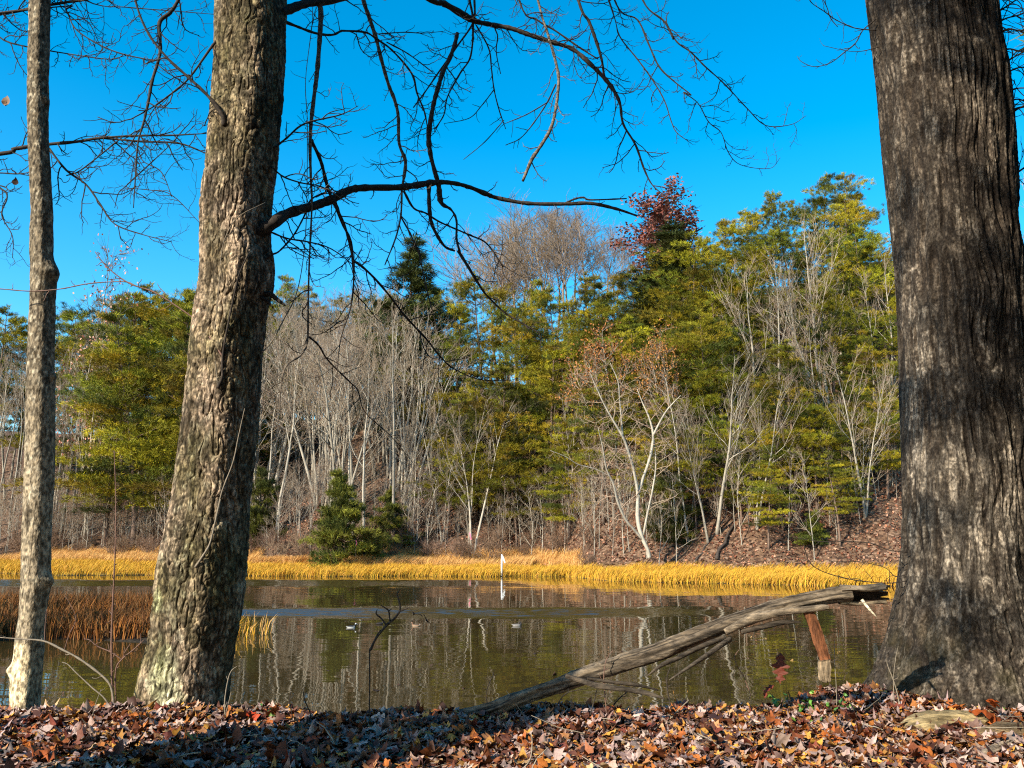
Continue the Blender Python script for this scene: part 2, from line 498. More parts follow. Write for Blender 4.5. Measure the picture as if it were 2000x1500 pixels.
def needles(mb, rng, Cn, D, m, ln, wd, cols):
    n = len(Cn)
    c0 = np.repeat(Cn, m, 0) + rng.normal(0, ln * .22, (n * m, 3))
    d = norm(np.repeat(D, m, 0) * 0.9 + rng.normal(0, .48, (n * m, 3)))
    s = norm(np.cross(d, rng.normal(size=(n * m, 3))))
    L = ln * rng.uniform(.6, 1.25, (n * m, 1))
    V = np.stack([c0 - s * wd * .5, c0 + s * wd * .5, c0 + d * L], 1).reshape(-1, 3)
    T = np.arange(n * m * 3).reshape(-1, 3)
    c = np.repeat(cols, m, 0) * rng.uniform(.8, 1.2, (n * m, 1))
    mb.add(V, T, np.repeat(c, 3, 0))

PINE_COLS = np.array([(0.225, 0.208, 0.012), (0.160, 0.166, 0.012), (0.275, 0.236, 0.012), (0.070, 0.085, 0.013), (0.265, 0.195, 0.013)])
DARK_COLS = np.array([(0.045, 0.065, 0.020), (0.055, 0.075, 0.018), (0.075, 0.085, 0.018)])

def gen_pine(seed, H=16, r0=0.17, clear=0.25, width=3.4, shape='round', cols=PINE_COLS, dens=1.0, step=0.74, ln=.30):
    rng = np.random.default_rng(seed)
    tr, cr = MB(), MB()
    T = wander(rng, (0, 0, -0.4), (rng.normal(0, .03), rng.normal(0, .03), 1), H * 0.98, 12, 0.04, 0.03)
    R = r0 * (1 - np.linspace(0, 1, 13) * 0.94); R[0] *= 1.25
    tr.tube(T, R, 6)
    z = clear * H * .35
    base = clear * H
    mood = rng.uniform(.7, 1.3, 40)
    while z < H * 0.985:
        u = (z - base) / (H - base)
        t = z / H * 12; i = min(11, int(t)); p = T[i] + (T[min(12, i + 1)] - T[i]) * (t - i)
        if u < 0:
            for _ in range(2):
                a = rng.uniform(0, 6.28)
                B = wander(rng, p, (math.cos(a), math.sin(a), -.1), rng.uniform(.6, 2.0), 3, 0, .12)
                tr.tube(B, [.03, .022, .014, .007], 3)
            z += step * 1.4
            continue
        if shape == 'round': w = width * (0.35 + 0.75 * math.sin(math.pi * min(1, (u * .86 + .14)) ** 0.85)) * (0.9 if u < .8 else .9 - (u - .8) * 2.2)
        elif shape == 'cone': w = width * (1.02 - u) ** 0.85
        else: w = width * (1.0 - u * .75) * (.75 + .5 * rng.random())
        for _ in range(rng.integers(3, 5)):
            a = rng.uniform(0, 6.28)
            L = max(.35, w * rng.uniform(.55, 1.2) * mood[int(a / 6.29 * 8) + 8 * int(u * 4)])
            el = 0.10 + 0.55 * u + rng.normal(0, .12)
            B = wander(rng, p, (math.cos(a), math.sin(a), el), L, 5, 0.02, .07)
            tr.tube(B, np.linspace(.035, .008, 6), 3)
            nt_ = max(6, int(L * 14.0 * dens))
            tt = rng.uniform(.34, 1.04, nt_) ** .75
            idx = np.minimum(4, (tt * 5).astype(int)); fr = tt * 5 - idx
            Cn = B[idx] + (B[idx + 1] - B[idx]) * fr[:, None]
            lat = (1 - np.abs(tt - .7)) * L * .22
            off = rng.normal(0, 1, (nt_, 3)) * np.stack([lat * 1.35, lat * 1.35, lat * .14], 1)
            Cn = Cn + off
            D = norm(norm(B[-1] - B[0])[None] + off * .9 + np.array([0, 0, .55]))
            c = cols[rng.integers(0, len(cols))] * rng.uniform(.38, 1.45)
            cc = np.tile(c, (nt_, 1)) * rng.uniform(.8, 1.2, (nt_, 1))
            needles(cr, rng, Cn, D, 25, ln, .030, cc)
        z += step * rng.uniform(.6, 1.3)
    Cn = T[-1] + rng.normal(0, .12, (5, 3)); needles(cr, rng, Cn, np.tile([0, 0, 1.0], (5, 1)), 10, ln, .07, np.tile(cols[0], (5, 1)))
    return tr, cr

KIND = {}
def register(kind, H, parts):
    """parts: list of (name, mesh, material)"""
    KIND.setdefault(kind, []).append((H, parts))

for i in range(7):
    t, c = gen_pine(100 + i, 16, .17, [.22, .30, .18, .38, .26, .12, .33][i], [3.3, 3.0, 3.7, 3.1, 2.7, 3.5, 3.3][i], ['round', 'round', 'ragged', 'round', 'cone', 'ragged', 'round'][i], PINE_COLS)
    a, b = t.mesh('pine_trunk'), c.mesh('pine_crown', False); a.materials.append(M_pinebark); b.materials.append(M_needle)
    register('pine', 16, [('trunk', a), ('crown', b)])
for i in range(2):
    t, c = gen_pine(140 + i, 16, .18, .12, 2.5, 'cone', DARK_COLS, 1.3, .36, .30)
    a, b = t.mesh('spruce_trunk'), c.mesh('spruce_crown', False); a.materials.append(M_pinebark); b.materials.append(M_needle)
    register('spruce', 16, [('trunk', a), ('crown', b)])
for i in range(3):
    t, c = gen_pine(160 + i, 5, .07, .04, 2.1, ['cone', 'cone', 'ragged'][i], np.array([(.110, .112, .014), (.135, .132, .014), (.07, .082, .015)]), 1.4, .24, .24)
    a, b = t.mesh('young_pine_trunk'), c.mesh('young_pine_crown', False); a.materials.append(M_pinebark); b.materials.append(M_needle)
    register('young', 5, [('trunk', a), ('crown', b)])
for i in range(8):
    t, c, _ = gen_bare(200 + i, 16, [.15, .12, .17, .13, .16, .11, .14, .12][i], [12, 9, 13, 10, 12, 8, 11, 9][i], [.40, .55, .34, .5, .42, .6, .38, .5][i], [.65, .5, .75, .55, .7, .45, .6, .6][i], 2 if i in (2, 6) else 1, .06, 4, None, .8)
    a, b = t.mesh('bare_trunk'), c.mesh('bare_crown'); a.materials.append(M_palebark); b.materials.append(M_twig)
    register('bare', 16, [('trunk', a), ('crown', b)])
for i in range(3):
    t, c, _ = gen_bare(230 + i, 16, .13, 15, .42, .85, 1, .04, 6, None, 1.25)
    a, b = t.mesh('fine_trunk'), c.mesh('fine_crown'); a.materials.append(M_twig); b.materials.append(M_twig)
    register('dome', 16, [('trunk', a), ('crown', b)])
for i in range(4):
    t, c, _ = gen_bare(240 + i, 7, .045, 12, .2, .42, 1, .07, 3)
    a, b = t.mesh('sapling_trunk'), c.mesh('sapling_crown'); a.materials.append(M_palebark); b.materials.append(M_twig)
    register('sapling', 7, [('trunk', a), ('crown', b)])
for i in range(3):
    t, c, _ = gen_bare(260 + i, 2.4, .018, 5, .1, .8, 5, .14, 2)
    a, b = t.mesh('brush_stems'), c.mesh('brush_twigs'); a.materials.append(M_brush); b.materials.append(M_brush)
    register('brush', 2.4, [('stem', a), ('crown', b)])
RUSSET = [lin(138, 80, 66), lin(116, 68, 56), lin(148, 94, 80), lin(98, 64, 56)]
t, c, f_ = gen_bare(300, 18, .2, 15, .45, .8, 1, .04, 6, (RUSSET, 4.0, .30))
for m_, q in ((t, M_palebark), (c, M_twig), (f_, M_leafy)): pass
_a, _b, _c = t.mesh('oak_trunk'), c.mesh('oak_twigs'), f_.mesh('oak_leaves', False)
_a.materials.append(M_palebark); _b.materials.append(M_twig); _c.materials.append(M_leafy)
register('russet', 18, [('trunk', _a), ('branch', _b), ('crown', _c)])
BEECH = [lin(160, 98, 50), lin(140, 84, 42), lin(170, 112, 64), lin(124, 76, 46)]
for i in range(2):
    t, c, f_ = gen_bare(310 + i, 12, .10, 13, .3, .7, 1, .05, 5, (BEECH, [3.0, 2.0][i], .15))
    _a, _b, _c = t.mesh('beech_trunk'), c.mesh('beech_twigs'), f_.mesh('beech_leaves', False)
    _a.materials.append(M_palebark); _b.materials.append(M_twig); _c.materials.append(M_leafy)
    register('beech', 12, [('trunk', _a), ('branch', _b), ('crown', _c)])
PINKISH = [lin(190, 130, 110), lin(170, 105, 85), lin(205, 160, 140)]
for i in range(2):
    t, c, f_ = gen_bare(320 + i, 14, .09, 14, .2, .38, 1, .03, 4, (PINKISH, 1.0, .16))
    _a, _b, _c = t.mesh('sparse_trunk'), c.mesh('sparse_twigs'), f_.mesh('sparse_leaves', False)
    _a.materials.append(M_palebark); _b.materials.append(M_twig); _c.materials.append(M_leafy)
    register('sparse', 14, [('trunk', _a), ('branch', _b), ('crown', _c)])

def put(kind, name, px, Y, top=None, h=None, wid=1.0, label='', cat='tree', group=None, var=None):
    H, parts = KIND[kind][var if var is not None else int(RNG.integers(len(KIND[kind])))]
    x = at(px, 1050, Y)[0]
    z = tz(x, Y)
    if h is None:
        h = at(px, top, Y)[2] - z
    s = h / H
    r = empty(name, (x, Y, z - 0.05))
    r.scale = (s * wid, s * wid, s)
    r.rotation_euler = (0, 0, float(RNG.uniform(0, 6.28)))
    for nm, me in parts:
        o = bpy.data.objects.new(nm, me)
        COL.objects.link(o)
        o.parent = r
    tag(r, label, cat, group)
    return r

exec_forest = True
SKX = np.array([-200, 0, 100, 170, 260, 390, 480, 540, 640, 760, 815, 870, 940, 1000, 1160, 1200, 1240, 1300, 1400, 1440, 1500, 1540, 1570, 1640, 1690, 1720, 1760, 1900, 2000, 2200])
SKY_ = np.array([590, 590, 575, 560, 548, 545, 565, 545, 548, 550, 545, 520, 520, 520, 520, 520, 500, 450, 430, 400, 405, 395, 370, 330, 370, 312, 320, 420, 430, 430])
def skyline(px): return float(np.interp(px, SKX, SKY_))
def hill_y(px, e):
    """distance Y at which the hillside e metres past its foot is met on this pixel column"""
    Y = 75.0
    for _ in range(12):
        x = (px - 1000) / ray(px, 1050)[1] * Y
        Y = float(shore(x) + hill_e(x)) + e
    return Y

ZONES = [  # px0, px1, where
    (-120, 60, 'at the far left, left of the thin trunk'),
    (60, 400, 'between the thin trunk and the big leaning trunk'),
    (400, 800, 'just right of the leaning trunk'),
    (800, 1160, 'in the middle of the far hillside'),
    (1160, 1480, 'on the hillside behind the broken branch'),
    (1480, 1770, 'on the steep slope left of the big right trunk'),
    (1770, 2150, 'behind the big right trunk'),
]
def zone(px):
    for a, b, w in ZONES:
        if a <= px < b: return w
    return ZONES[-1][2]

def pine(px, e, top=None, h=None, wid=1.0, var=None, label=None):
    w = zone(px)
    return put('pine', 'pine_tree', px, hill_y(px, e), top, h, wid, label or ('olive green pine among the pines ' + w), 'pine', None if label else 'green pines ' + w, var)
def bare(px, e, top=None, h=None, wid=1.0, var=None, label=None):
    w = zone(px)
    return put('bare', 'bare_tree', px, hill_y(px, e), top, h, wid, label or ('leafless pale grey tree among others ' + w), 'bare tree', None if label else 'leafless trees ' + w, var)
def sapling(px, e, h, wid=1.0, label=None):
    w = zone(px)
    return put('sapling', 'bare_sapling', px, hill_y(px, e), None, h, wid, label or ('thin leafless sapling low ' + w), 'sapling', None if label else 'saplings ' + w)

# -- single trees one can point to
put('spruce', 'spruce_tree', 815, hill_y(815, 24), 452, None, 1.7, 'dark pointed evergreen rising above the bare trees at centre left', 'spruce', var=0)
put('spruce', 'spruce_tree', 1300, hill_y(1300, 30), 432, None, 2.3, 'dark evergreen with russet oak leaves showing behind its top', 'spruce', var=1)
put('russet', 'oak_tree', 1300, hill_y(1300, 34), 386, None, 1.45, 'russet leaved oak crown standing above the dark evergreen on the skyline', 'oak')
put('beech', 'beech_tree', 1215, hill_y(1215, 9), 655, None, 1.0, 'coppery leaved tree behind the white forked tree, left of two', 'beech', var=0)
put('beech', 'beech_tree', 1330, hill_y(1330, 10), 660, None, 0.9, 'coppery leaved tree behind the white forked tree, right of two', 'beech', var=0)
put('sparse', 'sparse_tree', 118, hill_y(118, 6), 470, None, .8, 'tall slim tree with pinkish leaves beside the thin trunk, rising above the pines', 'tree', var=0)
put('sparse', 'sparse_tree', 165, hill_y(165, 4), 590, None, .9, 'shorter slim tree with pinkish leaves right of the thin trunk', 'tree', var=1)
put('young', 'young_pine', 680, hill_y(680, -3), 905, None, .92, 'low bushy young pine at the edge of the yellow grass', 'young pine', var=0)
put('young', 'young_pine', 748, hill_y(748, 3), 945, None, 1.0, 'young pine just behind and right of the low bushy pine', 'young pine', var=1)
put('young', 'young_pine', 515, hill_y(515, 3), 905, None, .7, 'young pine beside the right edge of the leaning trunk', 'young pine', var=2)
put('young', 'young_pine', 1310, hill_y(1310, 4), 900, None, .9, 'small dark evergreen right of the white forked tree', 'young pine', var=2)
put('young', 'young_pine', 1585, hill_y(1585, 3), 990, None, 1.0, 'low green pine on the leafy slope left of the big right trunk', 'young pine', var=0)
# dense pines between the left trunks
for px, e, top, wid, v in ((205, 3, 640, 1.1, 0), (262, 2, 600, 1.25, 2), (330, 4, 580, 1.2, 5), (300, 12, 556, 1.2, 0), (225, 14, 560, 1.2, 6), (370, 12, 552, 1.1, 1),
                           (345, 22, 545, 1.2, 3), (255, 24, 548, 1.2, 0), (190, 26, 566, 1.1, 5), (20, 24, 600, 1.2, 1), (70, 26, 590, 1.2, 3), (410, 25, 560, 1, 0), (385, 3, 640, 1.0, 2), (-40, 20, 590, 1.2, 0), (150, 20, 600, 1.1, 2)):
    pine(px, e, top, None, wid, v)
# centre and right pines
for px, e, top, wid, v in ((550, 36, 535, 1.0, 1), (590, 40, 545, .9, 3), (945, 22, 515, 1.15, 0), (900, 16, 580, 1.0, 5), (1010, 14, 600, 1.1, 6), (980, 5, 690, 1.35, 5), (1070, 8, 640, 1.25, 2),
                           (930, 8, 720, 1.0, 2), (1100, 20, 540, 1.15, 0), (1050, 26, 530, 1.0, 3), (1165, 18, 560, 1.15, 1), (1150, 26, 520, 1.1, 5), (1230, 20, 540, 1.3, 2), (1260, 26, 500, 1.3, 0), (1330, 18, 570, 1.3, 6),
                           (1200, 12, 640, 1.0, 3), (1370, 26, 450, 1.3, 0), (1440, 30, 400, 1.25, 2), (1410, 16, 560, 1.2, 5), (1500, 34, 404, 1.2, 0), (1570, 36, 370, 1.15, 3), (1640, 38, 328, 1.1, 1),
                           (1725, 38, 310, 1.1, 2), (1690, 34, 380, 1.1, 0), (1480, 22, 510, 1.2, 6), (1555, 8, 650, 1.4, 5), (1600, 14, 640, 1.1, 2), (1500, 10, 720, 1.0, 0), (1700, 20, 560, 1.2, 5), (1740, 14, 640, 1.1, 2),
                           (1640, 26, 480, 1.2, 3), (1760, 28, 460, 1.2, 0), (1450, 6, 800, .9, 2), (1360, 5, 830, .9, 6), (1540, 28, 440, 1.2, 6), (1660, 6, 780, 1.0, 5), (860, 30, 560, 1.0, 3), (790, 20, 620, 1.0, 1),
                           (1820, 20, 560, 1.2, 0), (1900, 28, 480, 1.2, 3)):
    pine(px, e, top, None, wid, v)
for px, e, top in ((455, 30, 562), (485, 38, 560), (520, 30, 590), (545, 26, 620), (620, 36, 560), (660, 42, 560), (700, 38, 575), (750, 34, 570), (590, 22, 680), (470, 18, 650), (720, 30, 610)):
    pine(px, e, top, None, 1.15)
for px, e, top in ((1180, 7, 740), (1290, 7, 760), (1420, 9, 690), (1390, 12, 600), (1530, 5, 820), (1600, 7, 760), (1690, 10, 700), (1740, 8, 760), (1480, 16, 600), (1640, 18, 560), (1330, 12, 650), (1260, 15, 600), (1715, 26, 440), (1600, 30, 420), (1420, 22, 500), (1350, 30, 470), (1110, 4, 800), (1010, 3, 850), (1040, 11, 700), (890, 6, 760), (1500, 3, 900), (1640, 3, 880)):
    pine(px, e, top, None, 1.25)
# the fan of fine bare crowns on the ridge
for k in range(17):
    px = 960 + k * 16.5 + RNG.uniform(-6, 6)
    put('dome', 'bare_tree', px, hill_y(px, 34 + RNG.uniform(0, 14)), 416 + 62 * (abs(k - 8) / 8) ** 1.7 + RNG.uniform(-4, 16), None, 1.3, 'fine twigged bare tree in the hazy dome on the ridge', 'bare tree', 'bare trees on the ridge')
# bare trees just right of the leaning trunk and elsewhere
for k in range(84):
    px = 490 + (k * 61.8 % 320) + RNG.uniform(-10, 10)
    e = 4 + 34 * ((k * 0.618) % 1)
    top = skyline(px) + 10 + (36 - e) * 4.2 * RNG.uniform(.5, 1.2)
    bare(px, e, top, None, RNG.uniform(.8, 1.1))
for px, e, top in ((770, 3, 590), (712, 2, 700), (640, 4, 650), (925, 1, 760), (915, 1.5, 770), (520, 5, 620)):
    bare(px, e, top, None, .8)
for k in range(26):
    px = 800 + (k * 61.8 % 370); e = 3 + 30 * ((k * .618) % 1)
    bare(px, e, skyline(px) + 60 + (33 - e) * 7, None, RNG.uniform(.7, 1.0))
for k in range(20):
    px = 1170 + (k * 61.8 % 590); e = 3 + 24 * ((k * .618) % 1)
    bare(px, e, skyline(px) + 130 + (26 - e) * 9, None, RNG.uniform(.7, 1.0))
for px, e, top in ((1345, 4, 720), (1400, 5, 690), (1530, 12, 500), (1640, 14, 480), (1615, 16, 440), (1480, 14, 520)):
    bare(px, e, top, None, .95)
for k in range(50):
    px = -60 + (k * 61.8) % 460; e = 3 + 26 * ((k * .618) % 1)
    bare(px, e, skyline(px) + 20 + (30 - e) * 5, None, .75)
for k in range(9):
    px = 1950 + k * 22; e = 14 + 28 * ((k * .618) % 1)
    bare(px, e, 300 + (40 - e) * 9 + RNG.uniform(-30, 30), None, 1.1)
for k in range(190):
    px = 480 + (k * 61.8 % 700) if k < 135 else 1180 + (k * 61.8 % 590)
    sapling(px, RNG.uniform(.5, 12), RNG.uniform(4, 9), RNG.uniform(.7, 1.2))
for k in range(90):
    sapling(-20 + (k * 61.8 % 400), RNG.uniform(.5, 8), RNG.uniform(5, 10), RNG.uniform(.7, 1.1))
for k in range(70):
    px = -30 + (k * 61.8 % 1230)
    put('brush', 'twiggy_shrub', px, hill_y(px, RNG.uniform(-2.0, 4)), None, RNG.uniform(1.2, 3.2), 1.1, 'brown twiggy shrub ' + zone(px), 'shrub', 'twiggy shrubs ' + zone(px))

# evergreens on the wooded point outside the left edge: their shade falls across the islet
for (x_, y_, h_, v_, w_) in ((-25.5, 21.5, 10, 2, 'nearer'), (-31.5, 24.0, 12, 5, 'farther')):
    H_, parts_ = KIND['pine'][v_]
    r_ = empty('pine_tree', (x_, y_, tz(x_, y_) - .05)); r_.scale = (h_ / H_,) * 3
    for nm_, me_ in parts_:
        o_ = bpy.data.objects.new(nm_, me_); COL.objects.link(o_); o_.parent = r_
    tag(r_, 'pine on the wooded point outside the left edge, ' + w_ + ' of two', 'pine')
for k_, (az_, d_, h_) in enumerate(((95, 10, 17), (118, 9, 18), (140, 9, 18), (160, 10, 19), (178, 9.5, 18), (196, 11, 18), (130, 15, 20), (170, 16, 21), (205, 17, 20), (72, 14.5, 20), (80, 10.5, 18), (86, 13, 20), (64, 21, 25), (80, 20, 25), (157, 3.8, 22), (204, 4.9, 23))):  # unseen pines added to block sky fill from the right, behind and overhead
    x_, y_ = d_ * math.sin(math.radians(az_)), d_ * math.cos(math.radians(az_))
    H_, parts_ = KIND['pine'][3 if d_ < 6 else (0, 2, 5, 6)[k_ % 4]]
    r_ = empty('pine_tree', (x_, y_, tz(x_, y_) - .05)); r_.scale = (h_ / H_ * 1.2, h_ / H_ * 1.2, h_ / H_)
    for nm_, me_ in parts_:
        o_ = bpy.data.objects.new(nm_, me_); COL.objects.link(o_); o_.parent = r_
    tag(r_, 'unseen pine added to keep sky light off the near bank', 'pine', 'added pines blocking sky light')

# ---------------------------------------------------------------- traced limbs
def spline(pts, per=6):
    """Catmull-Rom through (px, py, w[, ...]) rows"""
    A = np.array(pts, float)
    A = np.vstack([2 * A[0] - A[1], A, 2 * A[-1] - A[-2]])
    out = []
    for i in range(1, len(A) - 2):
        for t in np.arange(per) / per:
            out.append(0.5 * ((2 * A[i]) + (-A[i - 1] + A[i + 1]) * t + (2 * A[i - 1] - 5 * A[i] + 4 * A[i + 1] - A[i + 2]) * t * t + (-A[i - 1] + 3 * A[i] - 3 * A[i + 1] + A[i + 2]) * t ** 3))
    out.append(A[-2])
    return np.array(out)

def zoomed(ox, oy, sc, pts):
    return [(ox + p[0] * sc, oy + p[1] * sc, p[2] * sc) for p in pts]

def twiglets(mb, rng, P, rad, spacing, length, depth=2, k=3, droop=0.05, curl=0.14, r_twig=0.0044, start=0.05, col=(1, 1, 1)):
    seg = np.linalg.norm(np.diff(P, axis=0), axis=1)
    s = np.concatenate([[0], np.cumsum(seg)])
    x = s[-1] * start + rng.uniform(0, spacing)
    sg = 1 if rng.random() < .5 else -1
    while x < s[-1]:
        i = min(len(seg) - 1, int(np.searchsorted(s, x)) - 1); i = max(0, i)
        p = P[i] + (P[i + 1] - P[i]) * ((x - s[i]) / (seg[i] + 1e-9))
        t = norm(P[i + 1] - P[i])
        side = norm(np.cross(t, [0, 1, 0])) * sg + np.array([0, rng.normal(0, .6), 0])
        d = norm(t * rng.uniform(.3, 1.0) + norm(side) * rng.uniform(.5, 1.0))
        L = length * rng.uniform(.35, 1.25) * (1.0 - 0.35 * x / s[-1])
        n = 9
        Q = [p]
        for j in range(n):
            d = norm(d + rng.normal(0, .17, 3) + np.array([0, 0, -droop if j < 5 else curl * 1.35]))
            Q.append(Q[-1] + d * L / n)
        Q = np.array(Q)
        r0 = min(r_twig * rng.uniform(.8, 1.3) * (1 + L), float(rad[i]) * .8)
        mb.tube(Q, np.linspace(r0, r0 * .55, n + 1), k if depth < 2 else 4, col)
        if depth > 1 and L > .12:
            twiglets(mb, rng, Q, np.linspace(r0, r0 * .55, n + 1), max(.05, L * .17), L * .48, depth - 1, 3, droop * .5, curl, r_twig * .82, .2, col)
        x += spacing * rng.uniform(.5, 1.6)
        sg = -sg if rng.random() < .75 else sg

def knobby(rng, R, amt=.12):
    return R * (1 + amt * rng.normal(0, 1, len(R)).clip(-1, 2))

class Limbs:
    """branches of one tree, traced where they hang in the photograph, each with its own distance"""
    def __init__(s, root, origin, Yf, seed):
        s.root, s.origin, s.Yf = root, np.asarray(origin, float), Yf
        s.rng = np.random.default_rng(seed)
    def trace(s, pts, dev=0.4, tw=(0.22, 0.34), mat_=None, k=7, name='branch', depth=2, twig_start=.08, Y=None, label=None, col=(1, 1, 1), curl=.14):
        S = spline(pts)
        n = len(S)
        rng = s.rng
        d = rng.normal(0, dev)
        Ys = np.array([(s.Yf(q[0], q[1]) if Y is None else np.interp(i / (n - 1), [0, 1], Y)) for i, q in enumerate(S)])
        if Y is None: Ys = Ys + d * np.linspace(0, 1, n) ** 1.3
        P = np.array([at(q[0], q[1], y) for q, y in zip(S, Ys)])
        R = np.array([max(q[2], .6) * .41 * mpp(q[0], q[1], y) for q, y in zip(S, Ys)])
        mb = MB()
        mb.tube(P, knobby(rng, R, .12), k, col)
        if tw: twiglets(mb, rng, P, R, tw[0] * .55, tw[1] * 1.45, depth, start=twig_start, col=col, curl=curl)
        o = mb.build(name, mat_ or M_branch, s.root, origin=s.origin)
        if label: o['label'] = label
        return P, R

R1 = lambda p: zoomed(0, 0, .35, p)
R2 = lambda p: zoomed(650, 0, .35, p)
R3 = lambda p: zoomed(1300, 0, .35, p)
R4 = lambda p: zoomed(0, 490, .35, p)
R5 = lambda p: zoomed(650, 490, .35, p)
R7 = lambda p: zoomed(0, 975, .35, p)
R8 = lambda p: zoomed(650, 975, .35, p)
R9 = lambda p: zoomed(1300, 975, .35, p)

# ---------------------------------------------------------------- near trunks
def trunk(edges, Yc, N, dz, disp, seed, colour, knots=(), corner=None):
    """edges: (py, left px, right px); returns vertices, triangles, colours, axis"""
    E = np.array(edges, float)
    Cc = np.array([at((l + r) / 2, py, Yc) for py, l, r in E])
    Rr = np.array([(r - l) / 2 * mpp((l + r) / 2, py, Yc) for py, l, r in E])
    o = np.argsort(Cc[:, 2]); Cc, Rr = Cc[o], Rr[o]
    Z = np.arange(Cc[0, 2], Cc[-1, 2], dz)
    def sm(v):
        x = np.interp(Z, Cc[:, 2], v)
        w = max(3, int(.12 / dz)) | 1
        pad = np.pad(x, w // 2, mode='edge')
        return np.convolve(pad, np.ones(w) / w, 'valid')
    cx, r = sm(Cc[:, 0]), sm(Rr)
    u_ = np.arange(N) / N * 2 * math.pi
    th = -math.pi / 2 + u_ - 0.62 * np.sin(u_)          # finer on the side that is seen
    n = np.stack([np.cos(th), np.sin(th), 0 * th], 1)
    base = np.stack([cx, np.full_like(cx, Yc), Z], 1)
    sec = 1 + 0.03 * np.sin(3 * th + seed)
    if corner is not None:                      # a trunk with flattish faces meeting at a blunt corner
        sec = 1 / (np.abs(np.cos(th - corner + math.pi / 4)) ** 3.2 + np.abs(np.sin(th - corner + math.pi / 4)) ** 3.2) ** (1 / 3.2)
        sec = sec / np.abs(sec * np.cos(th)).max()
    P = base[:, None] + (r[:, None] * sec[None])[..., None] * n[None]
    d = disp(P.reshape(-1, 3)).reshape(len(Z), N)
    for (kx, kz, ky, amp, sg) in knots:
        q = np.linalg.norm(P - np.array([kx, ky, kz]), axis=-1)
        d = d + amp * np.exp(-(q / sg) ** 2)
    P = P + n[None] * d[..., None]
    V = P.reshape(-1, 3)
    M = len(Z)
    i = np.arange(M - 1)[:, None] * N; j = np.arange(N)[None]; j2 = (j + 1) % N
    T = np.vstack([np.stack([(i + j).ravel(), (i + j2).ravel(), (i + N + j2).ravel()], 1), np.stack([(i + j).ravel(), (i + N + j2).ravel(), (i + N + j).ravel()], 1)])
    return V, T, colour(V, d.ravel()), base, r

def ridged(P, seed): return 1 - np.abs(2 * vnoise(P, seed) - 1)

def warp_a(P): return P + (np.stack([vnoise(P * 7, 50), vnoise(P * 7, 51), vnoise(P * 7, 52)], 1) - .5) * .06
def crest_a(P):
    Q = warp_a(P)
    return ridged(Q * np.array([21, 21, 5.5]), 20), ridged(Q * np.array([40, 40, 22.0]), 21)
def disp_a(P):      # scaly blocky bark: plates parted by narrow cracks
    a, b = crest_a(P)
    c = fbm(P * np.array([60, 60, 40.0]), 2, 22)
    return -0.020 * a ** 6 - 0.007 * b ** 4 + 0.007 * (c - .5) + 0.035 * (fbm(P * np.array([2.5, 2.5, 1.6]), 2, 23) - .5) + .012

def warp_b(P): return P + (np.stack([vnoise(P * np.array([4, 4, 2.2]), 30), vnoise(P * np.array([4, 4, 2.2]), 31), 0 * P[:, 0]], 1) - .5) * .09
def crest_b(P):
    Q = warp_b(P)
    return ridged(Q * np.array([15, 15, 1.5]), 32), ridged(Q * np.array([30, 30, 4.0]), 33)
def disp_b(P):      # long interlaced ridges
    a, b = crest_b(P)
    c = fbm(P * np.array([55, 55, 30.0]), 2, 34)
    return 0.030 * (np.clip((a - .45) * 3, 0, 1) - .4) + 0.014 * (np.clip((b - .4) * 2.5, 0, 1) - .5) + 0.010 * (c - .5) + .03 * (vnoise(P * np.array([3, 3, .8]), 37) - .5)

def disp_c(P):
    return 0.012 * (fbm(P * np.array([40, 40, 14.0]), 3, 40) - .5) + 0.018 * (fbm(P * np.array([9, 9, 3.0]), 2, 41) - .5)

def patch(V, px, py, Yc, sx, sz, seed, wob=.6):
    c = at(px, py, Yc)
    q = ((V[:, 0] - c[0]) / sx) ** 2 + ((V[:, 2] - c[2]) / sz) ** 2
    return np.clip(1.4 - q - wob * 2 * (fbm(V * 14, 3, seed) - .4), 0, 1) * (V[:, 1] < Yc)

YL = 7.75
def col_left(V, d):
    c = np.tile(np.array([0.275, 0.218, 0.162]), (len(V), 1))
    f1 = fbm(warp_a(V) * np.array([50, 50, 15]), 3, 59)
    f2 = fbm(V * np.array([7, 7, 2.2]), 3, 58)
    c = c * np.clip((f1 * .55 + f2 * .45 - .28) * 3.8, .3, 1.5)[:, None]
    gr = np.clip((fbm(V * np.array([4, 4, 1.2]), 3, 60) - .50) * 5, 0, 1)[:, None]
    c = c * (1 - .6 * gr) + np.array([0.085, 0.072, 0.038]) * .6 * gr
    lich = np.clip((fbm(V * np.array([16, 16, 11]), 3, 61) - .58) * 12, 0, 1)
    band = np.interp(V[:, 2], [2.2, 3.6, 5.0, 7.5], [1, .8, .35, .25])
    w = (lich * band)[:, None] * .8
    c = c * (1 - w) + np.array([.30, .275, .21]) * w
    for q in (patch(V, 350, 1310, YL, .17, .24, 62), patch(V, 365, 1350, YL, .12, .12, 64), patch(V, 328, 1170, YL, .06, .10, 63)):
        q = q[:, None] * .85
        c = c * (1 - q) + np.array([.42, .42, .29]) * q
    for q in (patch(V, 370, 1150, YL, .05, .30, 65, .3), patch(V, 500, 190, YL, .07, .22, 66, .3), patch(V, 440, 25, YL, .05, .20, 67, .3)):
        q = q[:, None] * .7
        c = c * (1 - q) + np.array([.17, .145, .115]) * q
    sp = np.clip((fbm(V * np.array([60, 60, 30]), 2, 57) - .14) * 2.5, .45, 1.35)
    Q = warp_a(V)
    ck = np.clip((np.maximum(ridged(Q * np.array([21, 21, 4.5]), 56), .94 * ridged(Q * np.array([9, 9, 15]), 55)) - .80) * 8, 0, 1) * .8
    return c * sp[:, None] * (1.1 - ck)[:, None] + np.array([.02, .016, .01]) * ck[:, None]

